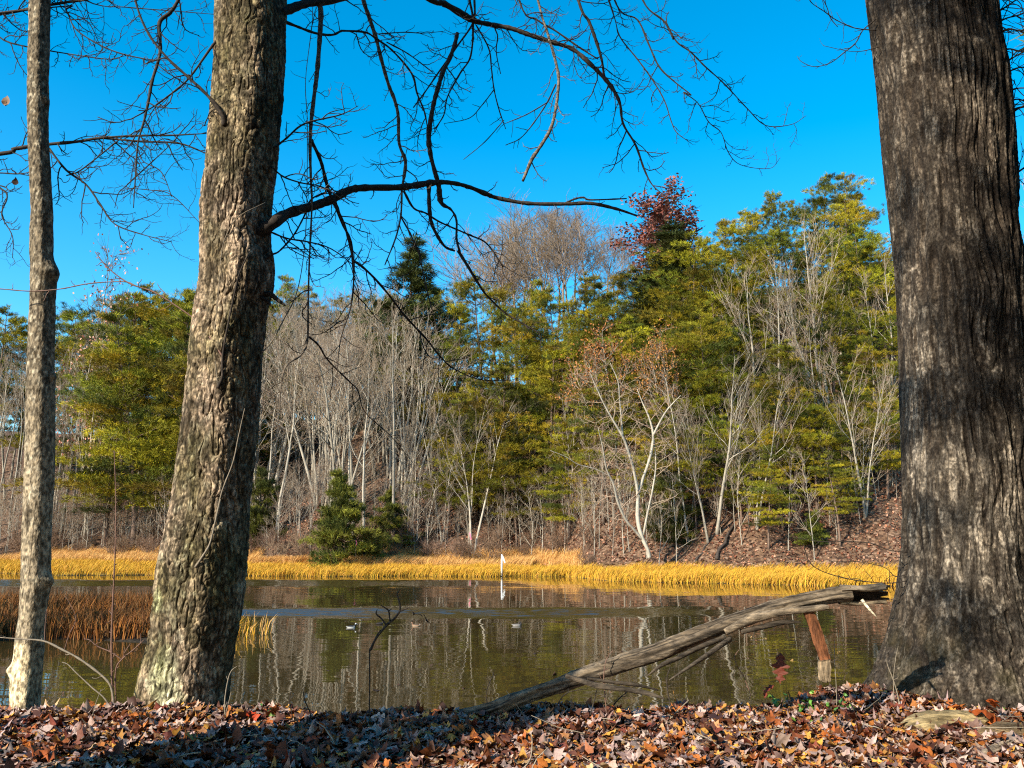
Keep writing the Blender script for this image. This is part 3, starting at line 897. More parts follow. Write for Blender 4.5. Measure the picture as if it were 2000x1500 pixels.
EL = [(-600, 475, 590), (-400, 462, 580), (-200, 445, 565), (0, 428, 553), (100, 425, 553), (200, 419, 546), (300, 410, 538), (400, 397, 526), (470, 396, 522), (520, 396, 529), (560, 394, 527), (600, 388, 516),
      (700, 376, 506), (800, 365, 500), (900, 352, 491), (1000, 338, 480), (1070, 321, 478), (1100, 315, 475), (1150, 311, 472), (1200, 305, 464), (1250, 298, 455), (1300, 285, 446), (1350, 274, 440), (1400, 266, 436), (1470, 250, 436)]
k1 = at(505, 185, YL); k2 = at(430, 240, YL); k3 = at(445, 695, YL); k4 = at(380, 1095, YL)
V, T, Cv, ax, rr = trunk(EL, YL, 300, .0062, disp_a, 1, col_left,
    [(k1[0], k1[2], YL - .25, .035, .10), (k2[0], k2[2], YL - .27, .05, .07), (k3[0], k3[2], YL - .28, .03, .07), (k4[0], k4[2], YL - .32, .03, .10)], corner=math.radians(-66))
base_l = np.array([at(350, 1395, YL)[0], YL, 2.08])
left_tree = empty('leaning_tree', base_l)
tag(left_tree, 'thick leaning tree with scaly lichen spotted bark and long drooping bare branches', 'tree')
mb = MB(); mb.add(V, T, Cv); mb.build('trunk', M_bark_a, left_tree, origin=base_l)

YR = 8.35
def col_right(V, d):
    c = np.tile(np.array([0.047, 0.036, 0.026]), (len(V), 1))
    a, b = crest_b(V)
    ln = np.maximum(np.clip((a - .66) * 8, 0, 1), .75 * np.clip((b - .72) * 8, 0, 1)) * np.clip((fbm(V * np.array([4, 4, 1.5]), 3, 72) - .36) * 5, .25, 1) * np.interp(V[:, 2], [2.0, 2.9, 3.4, 4.9, 5.6, 9], [.45, .6, 1, 1, .6, .5]) * np.clip((fbm(V * np.array([40, 40, 20]), 2, 74) - .25) * 3, .3, 1)  # height ramp also paints the upper trunk as shaded
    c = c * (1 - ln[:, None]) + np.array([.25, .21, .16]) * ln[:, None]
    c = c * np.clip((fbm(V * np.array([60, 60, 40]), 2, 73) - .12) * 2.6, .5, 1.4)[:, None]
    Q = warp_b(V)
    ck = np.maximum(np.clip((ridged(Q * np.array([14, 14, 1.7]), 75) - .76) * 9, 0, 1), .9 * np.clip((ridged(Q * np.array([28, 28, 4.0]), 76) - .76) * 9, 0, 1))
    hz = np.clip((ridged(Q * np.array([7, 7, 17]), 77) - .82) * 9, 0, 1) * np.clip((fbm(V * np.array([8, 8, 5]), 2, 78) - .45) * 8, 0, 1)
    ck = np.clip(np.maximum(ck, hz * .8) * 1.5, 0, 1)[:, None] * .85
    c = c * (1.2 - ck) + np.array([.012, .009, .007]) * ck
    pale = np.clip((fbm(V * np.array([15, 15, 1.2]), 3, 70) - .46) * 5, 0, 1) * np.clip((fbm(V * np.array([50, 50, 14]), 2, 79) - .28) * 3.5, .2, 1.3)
    lit_band = np.interp(V[:, 2], [2.0, 2.8, 3.3, 4.9, 5.6, 9], [.1, .3, 1, 1, .1, .0])  # paler middle, darker top: sunlight and branch shade put into the colour
    w = (pale * lit_band)[:, None] * .15
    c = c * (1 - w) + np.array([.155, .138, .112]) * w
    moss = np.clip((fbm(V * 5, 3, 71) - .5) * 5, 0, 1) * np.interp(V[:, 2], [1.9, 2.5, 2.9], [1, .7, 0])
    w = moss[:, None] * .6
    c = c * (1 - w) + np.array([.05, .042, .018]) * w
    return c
ER = [(-600, 1655, 1866), (-400, 1670, 1885), (0, 1703, 1924), (100, 1715, 1935), (150, 1722, 1947), (250, 1733, 1957), (400, 1748, 1968), (500, 1757, 1978), (600, 1763, 1985), (700, 1768, 1991), (800, 1771, 1997), (900, 1773, 2002),
      (1000, 1774, 2012), (1060, 1773, 2022), (1100, 1770, 2030), (1150, 1765, 2042), (1200, 1757, 2058), (1250, 1746, 2075), (1300, 1731, 2100), (1340, 1712, 2125), (1370, 1690, 2150), (1440, 1650, 2190)]
h1 = at(1806, 366, YR)
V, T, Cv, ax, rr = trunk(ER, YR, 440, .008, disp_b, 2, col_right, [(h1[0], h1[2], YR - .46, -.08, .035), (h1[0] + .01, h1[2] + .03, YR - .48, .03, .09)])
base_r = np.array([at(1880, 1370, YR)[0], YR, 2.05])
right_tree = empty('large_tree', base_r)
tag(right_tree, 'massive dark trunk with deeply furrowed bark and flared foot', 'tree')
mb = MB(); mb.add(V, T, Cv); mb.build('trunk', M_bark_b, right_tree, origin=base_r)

YT = 7.9
def col_thin(V, d):
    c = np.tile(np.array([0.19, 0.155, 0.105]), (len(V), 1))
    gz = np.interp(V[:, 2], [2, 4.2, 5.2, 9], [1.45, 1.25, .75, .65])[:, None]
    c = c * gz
    sp = np.clip((fbm(V * np.array([28, 28, 22]), 2, 80) - .6) * 12, 0, 1)[:, None] * .6
    c = c * (1 - sp) + np.array([.34, .30, .22]) * sp
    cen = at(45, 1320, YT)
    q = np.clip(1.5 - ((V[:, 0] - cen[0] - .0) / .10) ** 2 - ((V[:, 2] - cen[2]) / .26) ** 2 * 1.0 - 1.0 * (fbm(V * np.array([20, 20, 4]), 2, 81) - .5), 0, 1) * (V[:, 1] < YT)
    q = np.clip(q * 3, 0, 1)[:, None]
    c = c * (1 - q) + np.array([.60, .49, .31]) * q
    for (px, py, sx, sz) in ((66, 1010, .035, .12), (60, 700, .008, .10), (77, 1050, .006, .5), (88, 600, .012, .35)):
        q = patch(V, px, py, YT, sx, sz, 82, .5)[:, None] * .75
        c = c * (1 - q) + np.array([.05, .038, .025]) * q
    sp = np.clip((fbm(V * np.array([60, 60, 34]), 2, 83) - .14) * 2.7, .45, 1.4)
    return c * sp[:, None]
ET = [(-600, 92, 122), (-400, 80, 112), (0, 61, 96), (100, 57, 93), (190, 55, 92), (280, 58, 93), (400, 63, 100), (500, 62, 101), (560, 62, 106), (620, 60, 104), (700, 57, 103), (800, 55, 104), (900, 53, 103), (1000, 50, 98), (1060, 47, 96), (1110, 45, 95), (1140, 44, 96), (1180, 42, 88),
      (1240, 35, 84), (1290, 30, 80), (1320, 25, 77), (1380, 23, 73), (1450, 20, 76)]
def kn(px, py, side, amp, sg):
    p = at(px, py, YT); return (p[0], p[2], YT + side, amp, sg)
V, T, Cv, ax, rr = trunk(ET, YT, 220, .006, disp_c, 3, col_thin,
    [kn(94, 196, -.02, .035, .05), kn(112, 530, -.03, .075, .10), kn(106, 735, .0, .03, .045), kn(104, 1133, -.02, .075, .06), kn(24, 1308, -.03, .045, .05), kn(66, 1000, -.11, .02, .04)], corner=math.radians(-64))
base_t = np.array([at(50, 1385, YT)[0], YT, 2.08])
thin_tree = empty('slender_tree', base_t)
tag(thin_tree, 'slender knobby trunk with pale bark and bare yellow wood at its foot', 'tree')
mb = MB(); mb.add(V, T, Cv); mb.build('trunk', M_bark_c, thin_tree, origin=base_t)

# ---------------------------------------------------------------- branches of the leaning tree
def Y_left(px, py):
    d = px - 540
    if d < 0: return YL - 0.05 - 0.0012 * abs(d)
    return YL + min(d, 420) * .0046 + max(0, d - 420) * .0004
LB = Limbs(left_tree, base_l, Y_left, 7)
tr = LB.trace
tr(R1([(1380, 1320, 110), (1480, 1275, 92), (1600, 1195, 72), (1750, 1150, 66)]) + R2([(0, 1110, 60), (90, 1062, 56), (180, 1048, 46), (380, 1045, 45), (540, 1022, 42), (640, 1018, 30), (750, 1040, 28), (850, 1080, 34), (920, 1105, 28), (1090, 1135, 26), (1300, 1138, 27), (1440, 1135, 24), (1580, 1165, 22), (1700, 1205, 12)]), .0, (.45, .16), k=10, twig_start=.15)
tr(R2([(1290, 1138, 16), (1350, 1110, 14), (1400, 1102, 13), (1440, 1115, 11), (1640, 1108, 9)]), .0, (.5, .08), depth=1)
tr([(500, -280, 40), (640, -150, 34), (760, -60, 24)] + R2([(550, 0, 40), (620, 20, 42), (740, 90, 44), (800, 120, 34), (900, 140, 32), (1000, 160, 32), (1100, 195, 32), (1240, 240, 30), (1340, 275, 28), (1440, 360, 30), (1540, 465, 30), (1600, 570, 20), (1620, 690, 16), (1690, 810, 15), (1740, 950, 13), (1790, 1040, 9), (1880, 1110, 6)]), .0, (.16, .5), k=8, twig_start=.4)
tr(R2([(1890, 1090, 8), (1930, 1160, 6), (1975, 1180, 4)]), 0, (.2, .2), depth=1)
tr(R2([(695, 185, 28), (680, 250, 28), (650, 330, 30), (615, 400, 30), (590, 480, 30), (565, 570, 30), (548, 660, 32), (535, 760, 36), (545, 860, 30), (570, 960, 30), (590, 1030, 32), (605, 1130, 34), (660, 1170, 16), (690, 1230, 16), (690, 1330, 15), (710, 1410, 15)]) + R5([(700, 0, 22), (750, 80, 20), (830, 210, 14), (880, 270, 13), (960, 345, 12), (1050, 400, 11), (1165, 465, 9)]), .0, (.3, .28), k=8, twig_start=.1)
tr(R2([(790, -10, 16), (785, 120, 14), (700, 250, 13), (600, 390, 12), (510, 520, 10), (450, 600, 8)]), .1, (.2, .25))
tr(R2([(760, -10, 18), (782, 115, 16), (770, 310, 12), (710, 410, 12), (640, 540, 10), (620, 640, 9), (570, 720, 7)]), .1, (.2, .28))
tr([(640, -150, 22), (690, -80, 12)] + R2([(170, 0, 28), (200, 90, 30), (240, 210, 26), (270, 330, 28), (310, 470, 25), (345, 560, 24), (365, 650, 24), (370, 800, 22), (405, 900, 24), (395, 1000, 20), (385, 1060, 16), (380, 1200, 13), (350, 1330, 11), (290, 1480, 8)]), .3, (.22, .36), M_litbranch, k=7, twig_start=.25)
tr(R1([(1560, 110, 26), (1650, 145, 20), (1760, 185, 19), (1850, 195, 17), (1900, 175, 16)]) + R2([(60, 172, 15), (180, 180, 14), (240, 215, 14), (330, 280, 13), (440, 410, 14), (470, 520, 13), (510, 620, 11), (530, 720, 9)]), .3, (.2, .4), k=6)
tr(R2([(250, 190, 8), (400, 180, 7), (500, 185, 6), (615, 175, 4)]), .2, (.15, .2), depth=1)
tr(R2([(300, 235, 10), (420, 300, 9), (560, 405, 7)]), .2, (.2, .2), depth=1)
tr([(560, -350, 60), (800, -330, 46), (1050, -220, 40), (1250, -120, 32), (1400, -60, 22), (1500, -40, 12)], 0, (.3, .5), k=8)
tr([(1000, -240, 16)] + R2([(1145, 0, 16), (1200, 190, 18), (1245, 350, 20), (1260, 450, 21), (1245, 600, 20), (1215, 720, 21), (1150, 830, 23), (1110, 890, 25), (1060, 1010, 22)]), .3, (.24, .3), M_litbranch, k=7, twig_start=.3)
tr([(1080, -200, 22)] + R2([(1370, 0, 22), (1430, 120, 22), (1470, 230, 22), (1500, 330, 18), (1520, 440, 16), (1570, 510, 12)]), .3, (.2, .45), twig_start=.3)
tr([(960, -250, 20)] + R2([(1040, 0, 14), (1140, 110, 13), (1240, 170, 13), (1370, 260, 12), (1480, 330, 9)]), .2, (.2, .35), twig_start=.3)
tr([(1160, -160, 20)] + R2([(1580, 20, 12), (1700, 110, 12), (1760, 240, 12), (1820, 370, 11), (1900, 450, 10), (2000, 530, 8)]) + R3([(100, 515, 8), (180, 575, 7), (240, 680, 7), (310, 740, 6), (350, 850, 6), (420, 920, 5), (580, 940, 4), (640, 880, 3)]), .3, (.22, .3), twig_start=.25, k=5)
tr([(1230, -120, 20)] + R2([(1730, 0, 14), (1850, 120, 13), (1900, 220, 12)]) + R3([(0, 120, 12), (60, 230, 11), (140, 290, 11), (220, 370, 10), (330, 470, 8), (460, 610, 7), (560, 700, 6), (700, 695, 5), (785, 645, 3)]), .3, (.22, .34), twig_start=.25, k=5)
tr([(1130, -170, 18)] + R2([(1560, 60, 10), (1600, 200, 10), (1700, 330, 9), (1780, 440, 9), (1850, 560, 8), (1890, 680, 7), (1920, 740, 6), (2000, 800, 4)]), .3, (.25, .25), twig_start=.3)
tr(R2([(800, 140, 11), (870, 270, 10), (885, 380, 10), (900, 500, 9), (930, 620, 8), (965, 720, 5)]), .2, (.3, .2), depth=1)
tr(R2([(900, 500, 8), (830, 590, 7), (760, 660, 6), (620, 690, 4)]), .2, (.3, .15), depth=1)
tr(R2([(955, 670, 7), (850, 790, 6), (730, 890, 4)]), .2, None)
tr(R2([(1245, 470, 11), (1180, 600, 9), (1060, 760, 7), (965, 810, 5)]), .2, (.3, .2), depth=1)
tr(R2([(1200, 570, 8), (1080, 640, 7), (960, 690, 5)]), .2, (.3, .2), depth=1)
tr(R2([(535, 1035, 28), (540, 1180, 26), (560, 1270, 24), (620, 1370, 20), (680, 1400, 14)]), .05, (.3, .1), depth=1)
tr(R2([(10, 1120, 26), (50, 1240, 20), (100, 1350, 19), (115, 1500, 18)]) + R5([(120, 60, 18), (200, 120, 17), (300, 230, 15), (400, 360, 14), (520, 490, 13), (600, 590, 11), (680, 660, 9), (830, 720, 7), (1030, 720, 4)]), .3, (.25, .36), twig_start=.15)
tr(R2([(380, 1210, 12), (440, 1320, 12), (490, 1440, 11)]) + R5([(480, 0, 11), (520, 200, 9), (560, 350, 8), (590, 470, 5)]), .2, (.25, .25), depth=1)
tr(R2([(395, 1065, 18), (450, 1160, 15), (520, 1190, 13), (600, 1240, 13), (760, 1310, 12), (860, 1360, 11), (950, 1490, 9)]) + R5([(890, 0, 8), (950, 80, 7), (1065, 150, 4)]), .2, (.2, .3))
tr(R1([(1500, 80, 80), (1580, 65, 64), (1700, 22, 52), (1850, 2, 46)]) + [(760, -30, 14), (860, -70, 10)], .0, (.3, .3), k=8, twig_start=.3)
tr(R1([(1770, 10, 38), (1790, 60, 36), (1785, 200, 34), (1770, 400, 30), (1750, 560, 28), (1735, 700, 26), (1730, 830, 22), (1735, 1000, 16), (1740, 1150, 14), (1725, 1490, 12)]) + R4([(1720, 300, 13), (1715, 500, 12), (1680, 580, 13), (1600, 640, 12), (1570, 740, 10), (1560, 900, 6)]), .1, (.3, .26), M_litbranch, k=7, twig_start=.15)
tr(R4([(1725, 480, 14), (1780, 530, 13), (1830, 610, 12), (1950, 730, 10)]) + R5([(140, 780, 9), (180, 900, 7), (330, 1040, 6), (460, 1200, 3)]), .1, (.3, .25), depth=1)
tr(R1([(1735, 780, 28), (1790, 900, 24), (1830, 1050, 22), (1870, 1150, 20), (1920, 1250, 18), (1960, 1400, 16)]) + R4([(1975, 100, 14), (1960, 300, 11), (1900, 500, 8), (1880, 700, 5)]), .2, (.2, .36))
tr(R1([(1525, 830, 16), (1600, 770, 14), (1700, 690, 14), (1900, 640, 8), (2000, 590, 5)]), .3, (.15, .34))
tr(R1([(1515, 930, 14), (1580, 985, 12), (1680, 1020, 11), (1800, 1045, 9), (1950, 1140, 6)]), .3, (.16, .32))
tr(R1([(1500, 1290, 14), (1600, 1330, 12), (1720, 1350, 11), (1850, 1390, 9), (2000, 1500, 6)]), .3, (.18, .34))
tr(R4([(1480, 50, 16), (1520, 20, 14), (1560, 0, 12)]) + R1([(1640, 1310, 12), (1700, 1200, 12), (1740, 1110, 11), (1850, 1060, 8)]), .1, (.2, .3))
tr(R4([(1460, 570, 9), (1520, 500, 8), (1580, 390, 8), (1650, 250, 7), (1690, 60, 6)]) + R1([(1710, 1200, 6), (1715, 700, 6), (1705, 450, 5), (1740, 150, 5), (1745, 40, 4)]), 0, (.5, .15), depth=1, mat_=M_pale_stick)
tr(R4([(1420, 255, 46), (1500, 240, 40), (1545, 270, 28), (1592, 305, 12)]), 0, None, k=6, name='broken_stub', Y=(YL - .03, YL - .05))
tr(R4([(1440, 250, 30), (1490, 280, 22), (1537, 335, 8)]), 0, None, k=6, name='broken_stub', Y=(YL - .05, YL - .1))
# left side of the leaning tree
tr(R1([(1255, 700, 42), (1240, 640, 30), (1170, 545, 24), (1050, 430, 20), (940, 330, 18), (830, 190, 16), (760, 20, 14)]) + [(255, -60, 3)], 0, (.22, .36), k=7, Y=(YL - .27, YL - .5))
tr(R1([(1230, 215, 20), (1190, 250, 17), (1060, 430, 14), (960, 520, 12), (830, 610, 9), (770, 615, 6)]), 0, (.2, .32), Y=(YL - .15, YL - .4))
tr([(470, -220, 30), (400, -110, 20)] + R1([(1000, -10, 26), (950, 70, 26), (890, 130, 26), (895, 290, 20), (850, 450, 22), (830, 560, 20), (800, 690, 14), (770, 800, 12), (755, 1000, 10), (745, 1160, 6)]), .2, (.2, .36), k=7, twig_start=.3)
# sprout growing out of the trunk and the stems on its face
def front(px, py, off=.02):
    l = np.interp(py, [e[0] for e in EL], [e[1] for e in EL]); r = np.interp(py, [e[0] for e in EL], [e[2] for e in EL])
    u = np.clip((px - (l + r) / 2) / ((r - l) / 2), -.97, .97)
    return YL - (r - l) / 2 * mpp(px, py, YL) * math.sqrt(1 - u * u) - off
LF = Limbs(left_tree, base_l, lambda px, py: front(px, py), 9)
LF.trace(R4([(1215, 765, 24), (1240, 700, 18), (1242, 590, 15), (1265, 450, 14), (1300, 280, 13), (1335, 130, 12), (1385, 20, 10)]), 0, None, k=6, name='sprout')
LF.trace(R4([(1242, 590, 13), (1190, 510, 11), (1100, 395, 11), (1000, 318, 11), (860, 230, 11), (720, 180, 10), (600, 92, 8), (530, 5, 5)]), 0, (.3, .16), k=5, name='sprout', mat_=M_redstem, depth=1)
LF.trace(R4([(760, 195, 8), (690, 172, 8), (500, 182, 8), (340, 212, 8), (180, 225, 8), (0, 212, 7), (-200, 200, 4)]), 0, (.5, .1), k=5, name='sprout', mat_=M_redstem, depth=1, Y=(front(272, 560), YT - .2))
LF.trace(R4([(1215, 750, 7), (1200, 600, 7), (1195, 480, 7), (1215, 280, 7), (1235, 30, 6)]) + R1([(1260, 1320, 6), (1330, 1210, 6), (1480, 1130, 5)]), 0, None, k=5, name='vine', mat_=M_pale_stick)
LF.trace(R4([(1200, 1500, 8), (1240, 1340, 10), (1300, 1180, 9), (1330, 1040, 8), (1365, 880, 5)]), 0, None, k=5, name='vine', mat_=M_pale_stick)
LF.trace(R7([(1090, 380, 16), (1130, 320, 16), (1170, 250, 14), (1200, 130, 12), (1230, 0, 10)]), 0, None, k=5, name='vine', mat_=M_pale_stick)

# twigs of the big right trunk (left side and right side)
RB = Limbs(right_tree, base_r, lambda px, py: YR - .1, 21)
RB.trace(R3([(1170, 110, 9), (1100, 170, 8), (1060, 240, 8), (1000, 290, 7), (920, 350, 6), (830, 372, 5), (760, 345, 4), (735, 315, 3)]), .2, (.16, .12), depth=1)
RB.trace(R3([(1190, 262, 6), (1100, 285, 5), (1020, 285, 4), (880, 255, 3)]), .2, (.2, .1), depth=1)
RB.trace(R3([(1175, 170, 8), (1050, 155, 6), (950, 110, 6), (880, 60, 6), (820, 20, 5), (790, -20, 5)]), .2, (.14, .18), depth=1)
RB.trace(R3([(960, 150, 5), (920, 100, 6), (900, 40, 6), (870, -20, 5)]), .2, (.15, .15), depth=1)
for k in range(9):
    y0 = 30 + k * 26
    e = np.interp(y0, [q[0] for q in ER], [q[2] for q in ER])
    RB.trace([(e - 10, y0 + 10, 5), (e + 30, y0 - 12 - 6 * (k % 3), 4), (e + 70, y0 - 40 + 9 * (k % 4), 3.4), (e + 130, y0 - 90 + 22 * (k % 3), 2.6)], .5, (.10, .26), depth=1)
RB.trace([(1955, 222, 6), (1985, 212, 6), (2030, 200, 6), (2100, 180, 5)], .2, (.2, .3))
RB.trace([(1965, 350, 5), (1990, 335, 5), (2040, 300, 5)], .2, (.2, .3))
RB.trace(R9([(1350, 295, 8), (1250, 285, 7), (1140, 245, 7), (980, 235, 6), (850, 235, 6), (700, 205, 4), (560, 140, 3)]), .2, (.2, .16), depth=1)
RB.trace(R9([(1345, 455, 8), (1260, 468, 7), (1120, 460, 7), (1000, 440, 7), (870, 400, 6), (800, 345, 5), (770, 250, 4)]), .2, (.2, .16), depth=1)
RB.trace(R9([(1345, 420, 6), (1280, 430, 6), (1220, 380, 5), (1080, 350, 5), (920, 350, 4)]), .2, (.2, .12), depth=1)

# ---------------------------------------------------------------- bank trees out of the picture (left) whose branches reach in and whose trunks shade the bank
def off_trunk(name, x, y, r, h, seed, label, lean=(0, 0)):
    rng = np.random.default_rng(seed)
    z = tz(x, y)
    root = empty(name, (x, y, z))
    tag(root, label, 'tree')
    mb = MB()
    P = np.array([(lean[0] * t, lean[1] * t, -0.3 + h * t) for t in np.linspace(0, 1, 24)]) + np.cumsum(rng.normal(0, .01, (24, 3)), 0)
    mb.tube(P, knobby(rng, r * np.interp(np.linspace(0, 1, 24), [0, .06, 1], [1.4, 1, .5]), .04), 24, (.2, .17, .13))
    mb.build('trunk', M_bark_b, root)
    return root
bt = off_trunk('bank_tree', -8.2, 8.2, .16, 9, 1, 'grey tree just outside the left edge whose bare branches reach into the sky')
BT = Limbs(bt, np.array(bt.location), lambda px, py: 8.0, 31)
BT.trace([(-690, 330, 14), (-300, 330, 12)] + R1([(0, 858, 27), (80, 830, 26), (270, 805, 24), (430, 790, 21), (560, 770, 18), (770, 757, 15), (950, 755, 12), (1150, 745, 7)]), 0, (.18, .34), k=7, Y=(8.2, 8.1), twig_start=.45)
BT.trace(R1([(560, 770, 14), (680, 780, 14), (800, 790, 15), (1000, 800, 12), (1160, 860, 8)]), 0, (.2, .3), Y=(8.15, 8.3))
BT.trace([(-700, 150, 16), (-300, 60, 12)] + R1([(0, 75, 23), (180, 45, 20), (400, 8, 18), (700, -30, 10)]), 0, (.2, .4), k=6, Y=(8.2, 8.0), twig_start=.45)
BT.trace(R1([(275, 830, 14), (370, 950, 14), (480, 1030, 12), (560, 1140, 11), (640, 1250, 9), (800, 1310, 7), (960, 1350, 4)]), 0, (.14, .34), Y=(8.15, 8.0))
BT.trace(R1([(370, 980, 8), (450, 950, 9), (640, 800, 9), (690, 760, 6)]), 0, (.16, .3), Y=(8.1, 8.1))
BT.trace([(-400, 100, 14)] + R1([(-200, 150, 12), (60, 240, 10), (380, 300, 9), (620, 330, 7), (700, 300, 5)]), 0, (.14, .36), Y=(8.2, 7.9), twig_start=.3)
BT.trace([(-300, 60, 12)] + R1([(300, 40, 10), (370, 60, 10), (430, 170, 9), (620, 280, 9), (820, 330, 8), (940, 335, 5)]), 0, (.15, .36), Y=(8.1, 7.9), twig_start=.3)
BT.trace([(-300, 0, 12), (60, -40, 10)] + R1([(520, 20, 8), (700, 40, 7), (950, 60, 7), (1200, 80, 4)]), 0, (.15, .38), Y=(8.1, 8.4), twig_start=.3)
BT.trace([(-500, 330, 12)] + R1([(-200, 960, 12), (0, 965, 10), (100, 970, 9), (180, 960, 6)]), 0, (.2, .2), Y=(8.1, 7.9), depth=1, twig_start=.4)
BT.trace([(-500, 330, 14)] + R1([(-200, 950, 14), (0, 1050, 14), (40, 1100, 10), (10, 1200, 8), (70, 1320, 6), (70, 1440, 4)]), 0, (.15, .3), Y=(8.1, 7.9), twig_start=.35)
BT.trace(R1([(640, 1160, 5), (660, 1080, 6), (700, 1040, 7), (830, 920, 8), (960, 800, 5)]), 0, (.2, .3), Y=(8.1, 8.1))
BT.trace(R1([(960, 1100, 5), (900, 960, 7), (800, 900, 7), (770, 830, 6)]), 0, (.16, .3), Y=(8.1, 8.2))
BT.trace(R1([(1130, 1260, 4), (960, 1090, 6), (830, 1060, 6), (700, 1050, 5)]), 0, (.16, .3), Y=(8.1, 8.2))
off_trunk('bank_tree', -4.45, 2.85, .46, 16, 2, 'stout bank tree outside the picture casting the dark shade across the leaves', (.2, .1))
off_trunk('bank_tree', -4.95, 3.45, .34, 15, 3, 'second bank tree outside the picture beside the stout one', (-.1, .2))

# ---------------------------------------------------------------- the broken branch on the bank
lb = at(930, 1398, 7.2)
log_o = np.array([lb[0], 7.2, lb[2]])
log = empty('fallen_branch', log_o)
tag(log, 'thick weathered branch broken off and slanting from the leaves up over the water', 'fallen branch')
def limb_path(pts, Y, per=8, wk=1.0):
    S = spline([(q[0], q[1], q[2] * wk) for q in pts], per)
    n = len(S)
    Ys = np.interp(np.linspace(0, 1, n), np.linspace(0, 1, len(Y)), Y)
    P = np.array([at(q[0], q[1], y) for q, y in zip(S, Ys)])
    R = np.array([q[2] * .5 * mpp(q[0], q[1], y) for q, y in zip(S, Ys)])
    return P, R
def rough_tube(P, R, k, seed, amp, f=(18, 18, 18), sub=6):
    """a limb with grooves along it: rings displaced by stretched noise"""
    n = len(P)
    t = np.linspace(0, n - 1, n * sub)
    P = np.stack([np.interp(t, np.arange(n), P[:, i]) for i in range(3)], 1)
    R = np.interp(t, np.arange(n), R)
    mbt = MB(); mbt.tube(P, R, k)
    V, T = mbt.V[0], mbt.T[0]
    ax = np.repeat(P, k, 0); s = np.concatenate([[0], np.cumsum(np.linalg.norm(np.diff(P, axis=0), axis=1))])
    nrm = norm(V[:len(ax)] - ax)
    th = np.tile(np.arange(k) * 2 * math.pi / k, len(P))
    q = np.stack([np.cos(th) * 1.8, np.sin(th) * 1.8, np.repeat(s, k) * 2.2], 1)
    d = amp * (ridged(q * np.array([2.2, 2.2, 1.0]), seed) - .5) + amp * 1.3 * (fbm(q * np.array([.8, .8, 1.5]), 3, seed + 1) - .5) + amp * .4 * (fbm(q * np.array([7, 7, 8]), 2, seed + 2) - .5)
    V[:len(ax)] += nrm * (d * np.clip(np.repeat(R, k) / R.max(), .25, 1))[:, None]
    return V, T, q
GREY = np.array((.155, .122, .085)); DK = np.array((.06, .048, .036)); PALE = np.array((.34, .27, .18)); RAW = np.array((.42, .27, .15))
def wood_cols(V, base, seed, w=.5):
    x = np.clip((fbm(V * np.array([9, 9, 9]), 3, seed) - .42) * 5, 0, 1)[:, None]
    return base * (1 - w * x) + (base * 1.55) * w * x
P, R = limb_path([(850, 1418, 40), (900, 1404, 44), (960, 1388, 42), (1010, 1366, 36), (1100, 1334, 38), (1180, 1306, 42), (1280, 1274, 43), (1360, 1243, 42), (1440, 1212, 40), (1520, 1186, 37), (1600, 1168, 36), (1660, 1158, 40)], (7.25, 7.2, 7.1, 7.0, 7.0), 8, .70)
V, T, q = rough_tube(P, R, 36, 90, .030)
ckk = np.clip((ridged(q * np.array([3.2, 3.2, .55]), 87) - .80) * 9, 0, 1)[:, None] * .85
pt = np.clip((fbm(q * np.array([1.1, 1.1, .8]), 3, 86) - .5) * 6, 0, 1)[:, None] * .55
Cw = wood_cols(V[:len(q)], GREY, 91)
Cw = Cw * (1 - pt) + np.array((.06, .047, .036)) * pt
Cw = Cw * (1 - ckk) + np.array((.018, .014, .01)) * ckk
Cw = np.vstack([Cw, np.tile(DK, (len(V) - len(q), 1))])
mb = MB(); mb.add(V, T, Cw); mb.build('bark', M_deadwood, log, origin=log_o)
# hollow, torn end: an upper shell with a ragged edge round an empty middle
mb = MB()
rng = np.random.default_rng(4)
a0, a1 = at(1640, 1163, 7.0), at(1742, 1160, 7.0)
nt_, nl_ = 30, 22
ths = np.linspace(math.radians(-98), math.radians(146), nt_)
shell = []
for rr0 in (1.0, .72):
    grid = []
    for j in range(nl_):
        row = []
        for i, th in enumerate(ths):
            rag = .80 + .20 * _hash(np.array(i // 2), np.array(1), np.array(2), 5) - .12 * (th < -.9)
            u = j / (nl_ - 1) * rag
            rad = .074 * rr0 * (1 + .04 * u) * (1 + .10 * math.sin(5 * th + 9 * u) + .06 * math.sin(13 * th + 4 * u))
            c = a0 * (1 - u) + a1 * u
            row.append(c + np.array([0, rad * math.cos(th), rad * math.sin(th)]))
        grid.append(row)
    shell.append(np.array(grid))
for gi, gV in enumerate(shell):
    i = (np.arange(nl_ - 1)[:, None] * nt_ + np.arange(nt_ - 1)[None]).ravel()
    T = np.vstack([np.stack([i, i + 1, i + nt_ + 1], 1), np.stack([i, i + nt_ + 1, i + nt_], 1)])
    mb.add(gV.reshape(-1, 3), T, wood_cols(gV.reshape(-1, 3), GREY * 1.25 if gi == 0 else np.array((.035, .02, .013)), 88))
for A_, B_ in ((shell[0][:, 0], shell[1][:, 0]), (shell[0][:, -1], shell[1][:, -1]), (shell[0][-1], shell[1][-1])):
    n_ = len(A_); i = np.arange(n_ - 1)
    mb.add(np.vstack([A_, B_]), np.vstack([np.stack([i, i + 1, i + n_ + 1], 1), np.stack([i, i + n_ + 1, i + n_], 1)]), PALE * .8)
mb.build('torn_end', M_deadwood, log, origin=log_o)
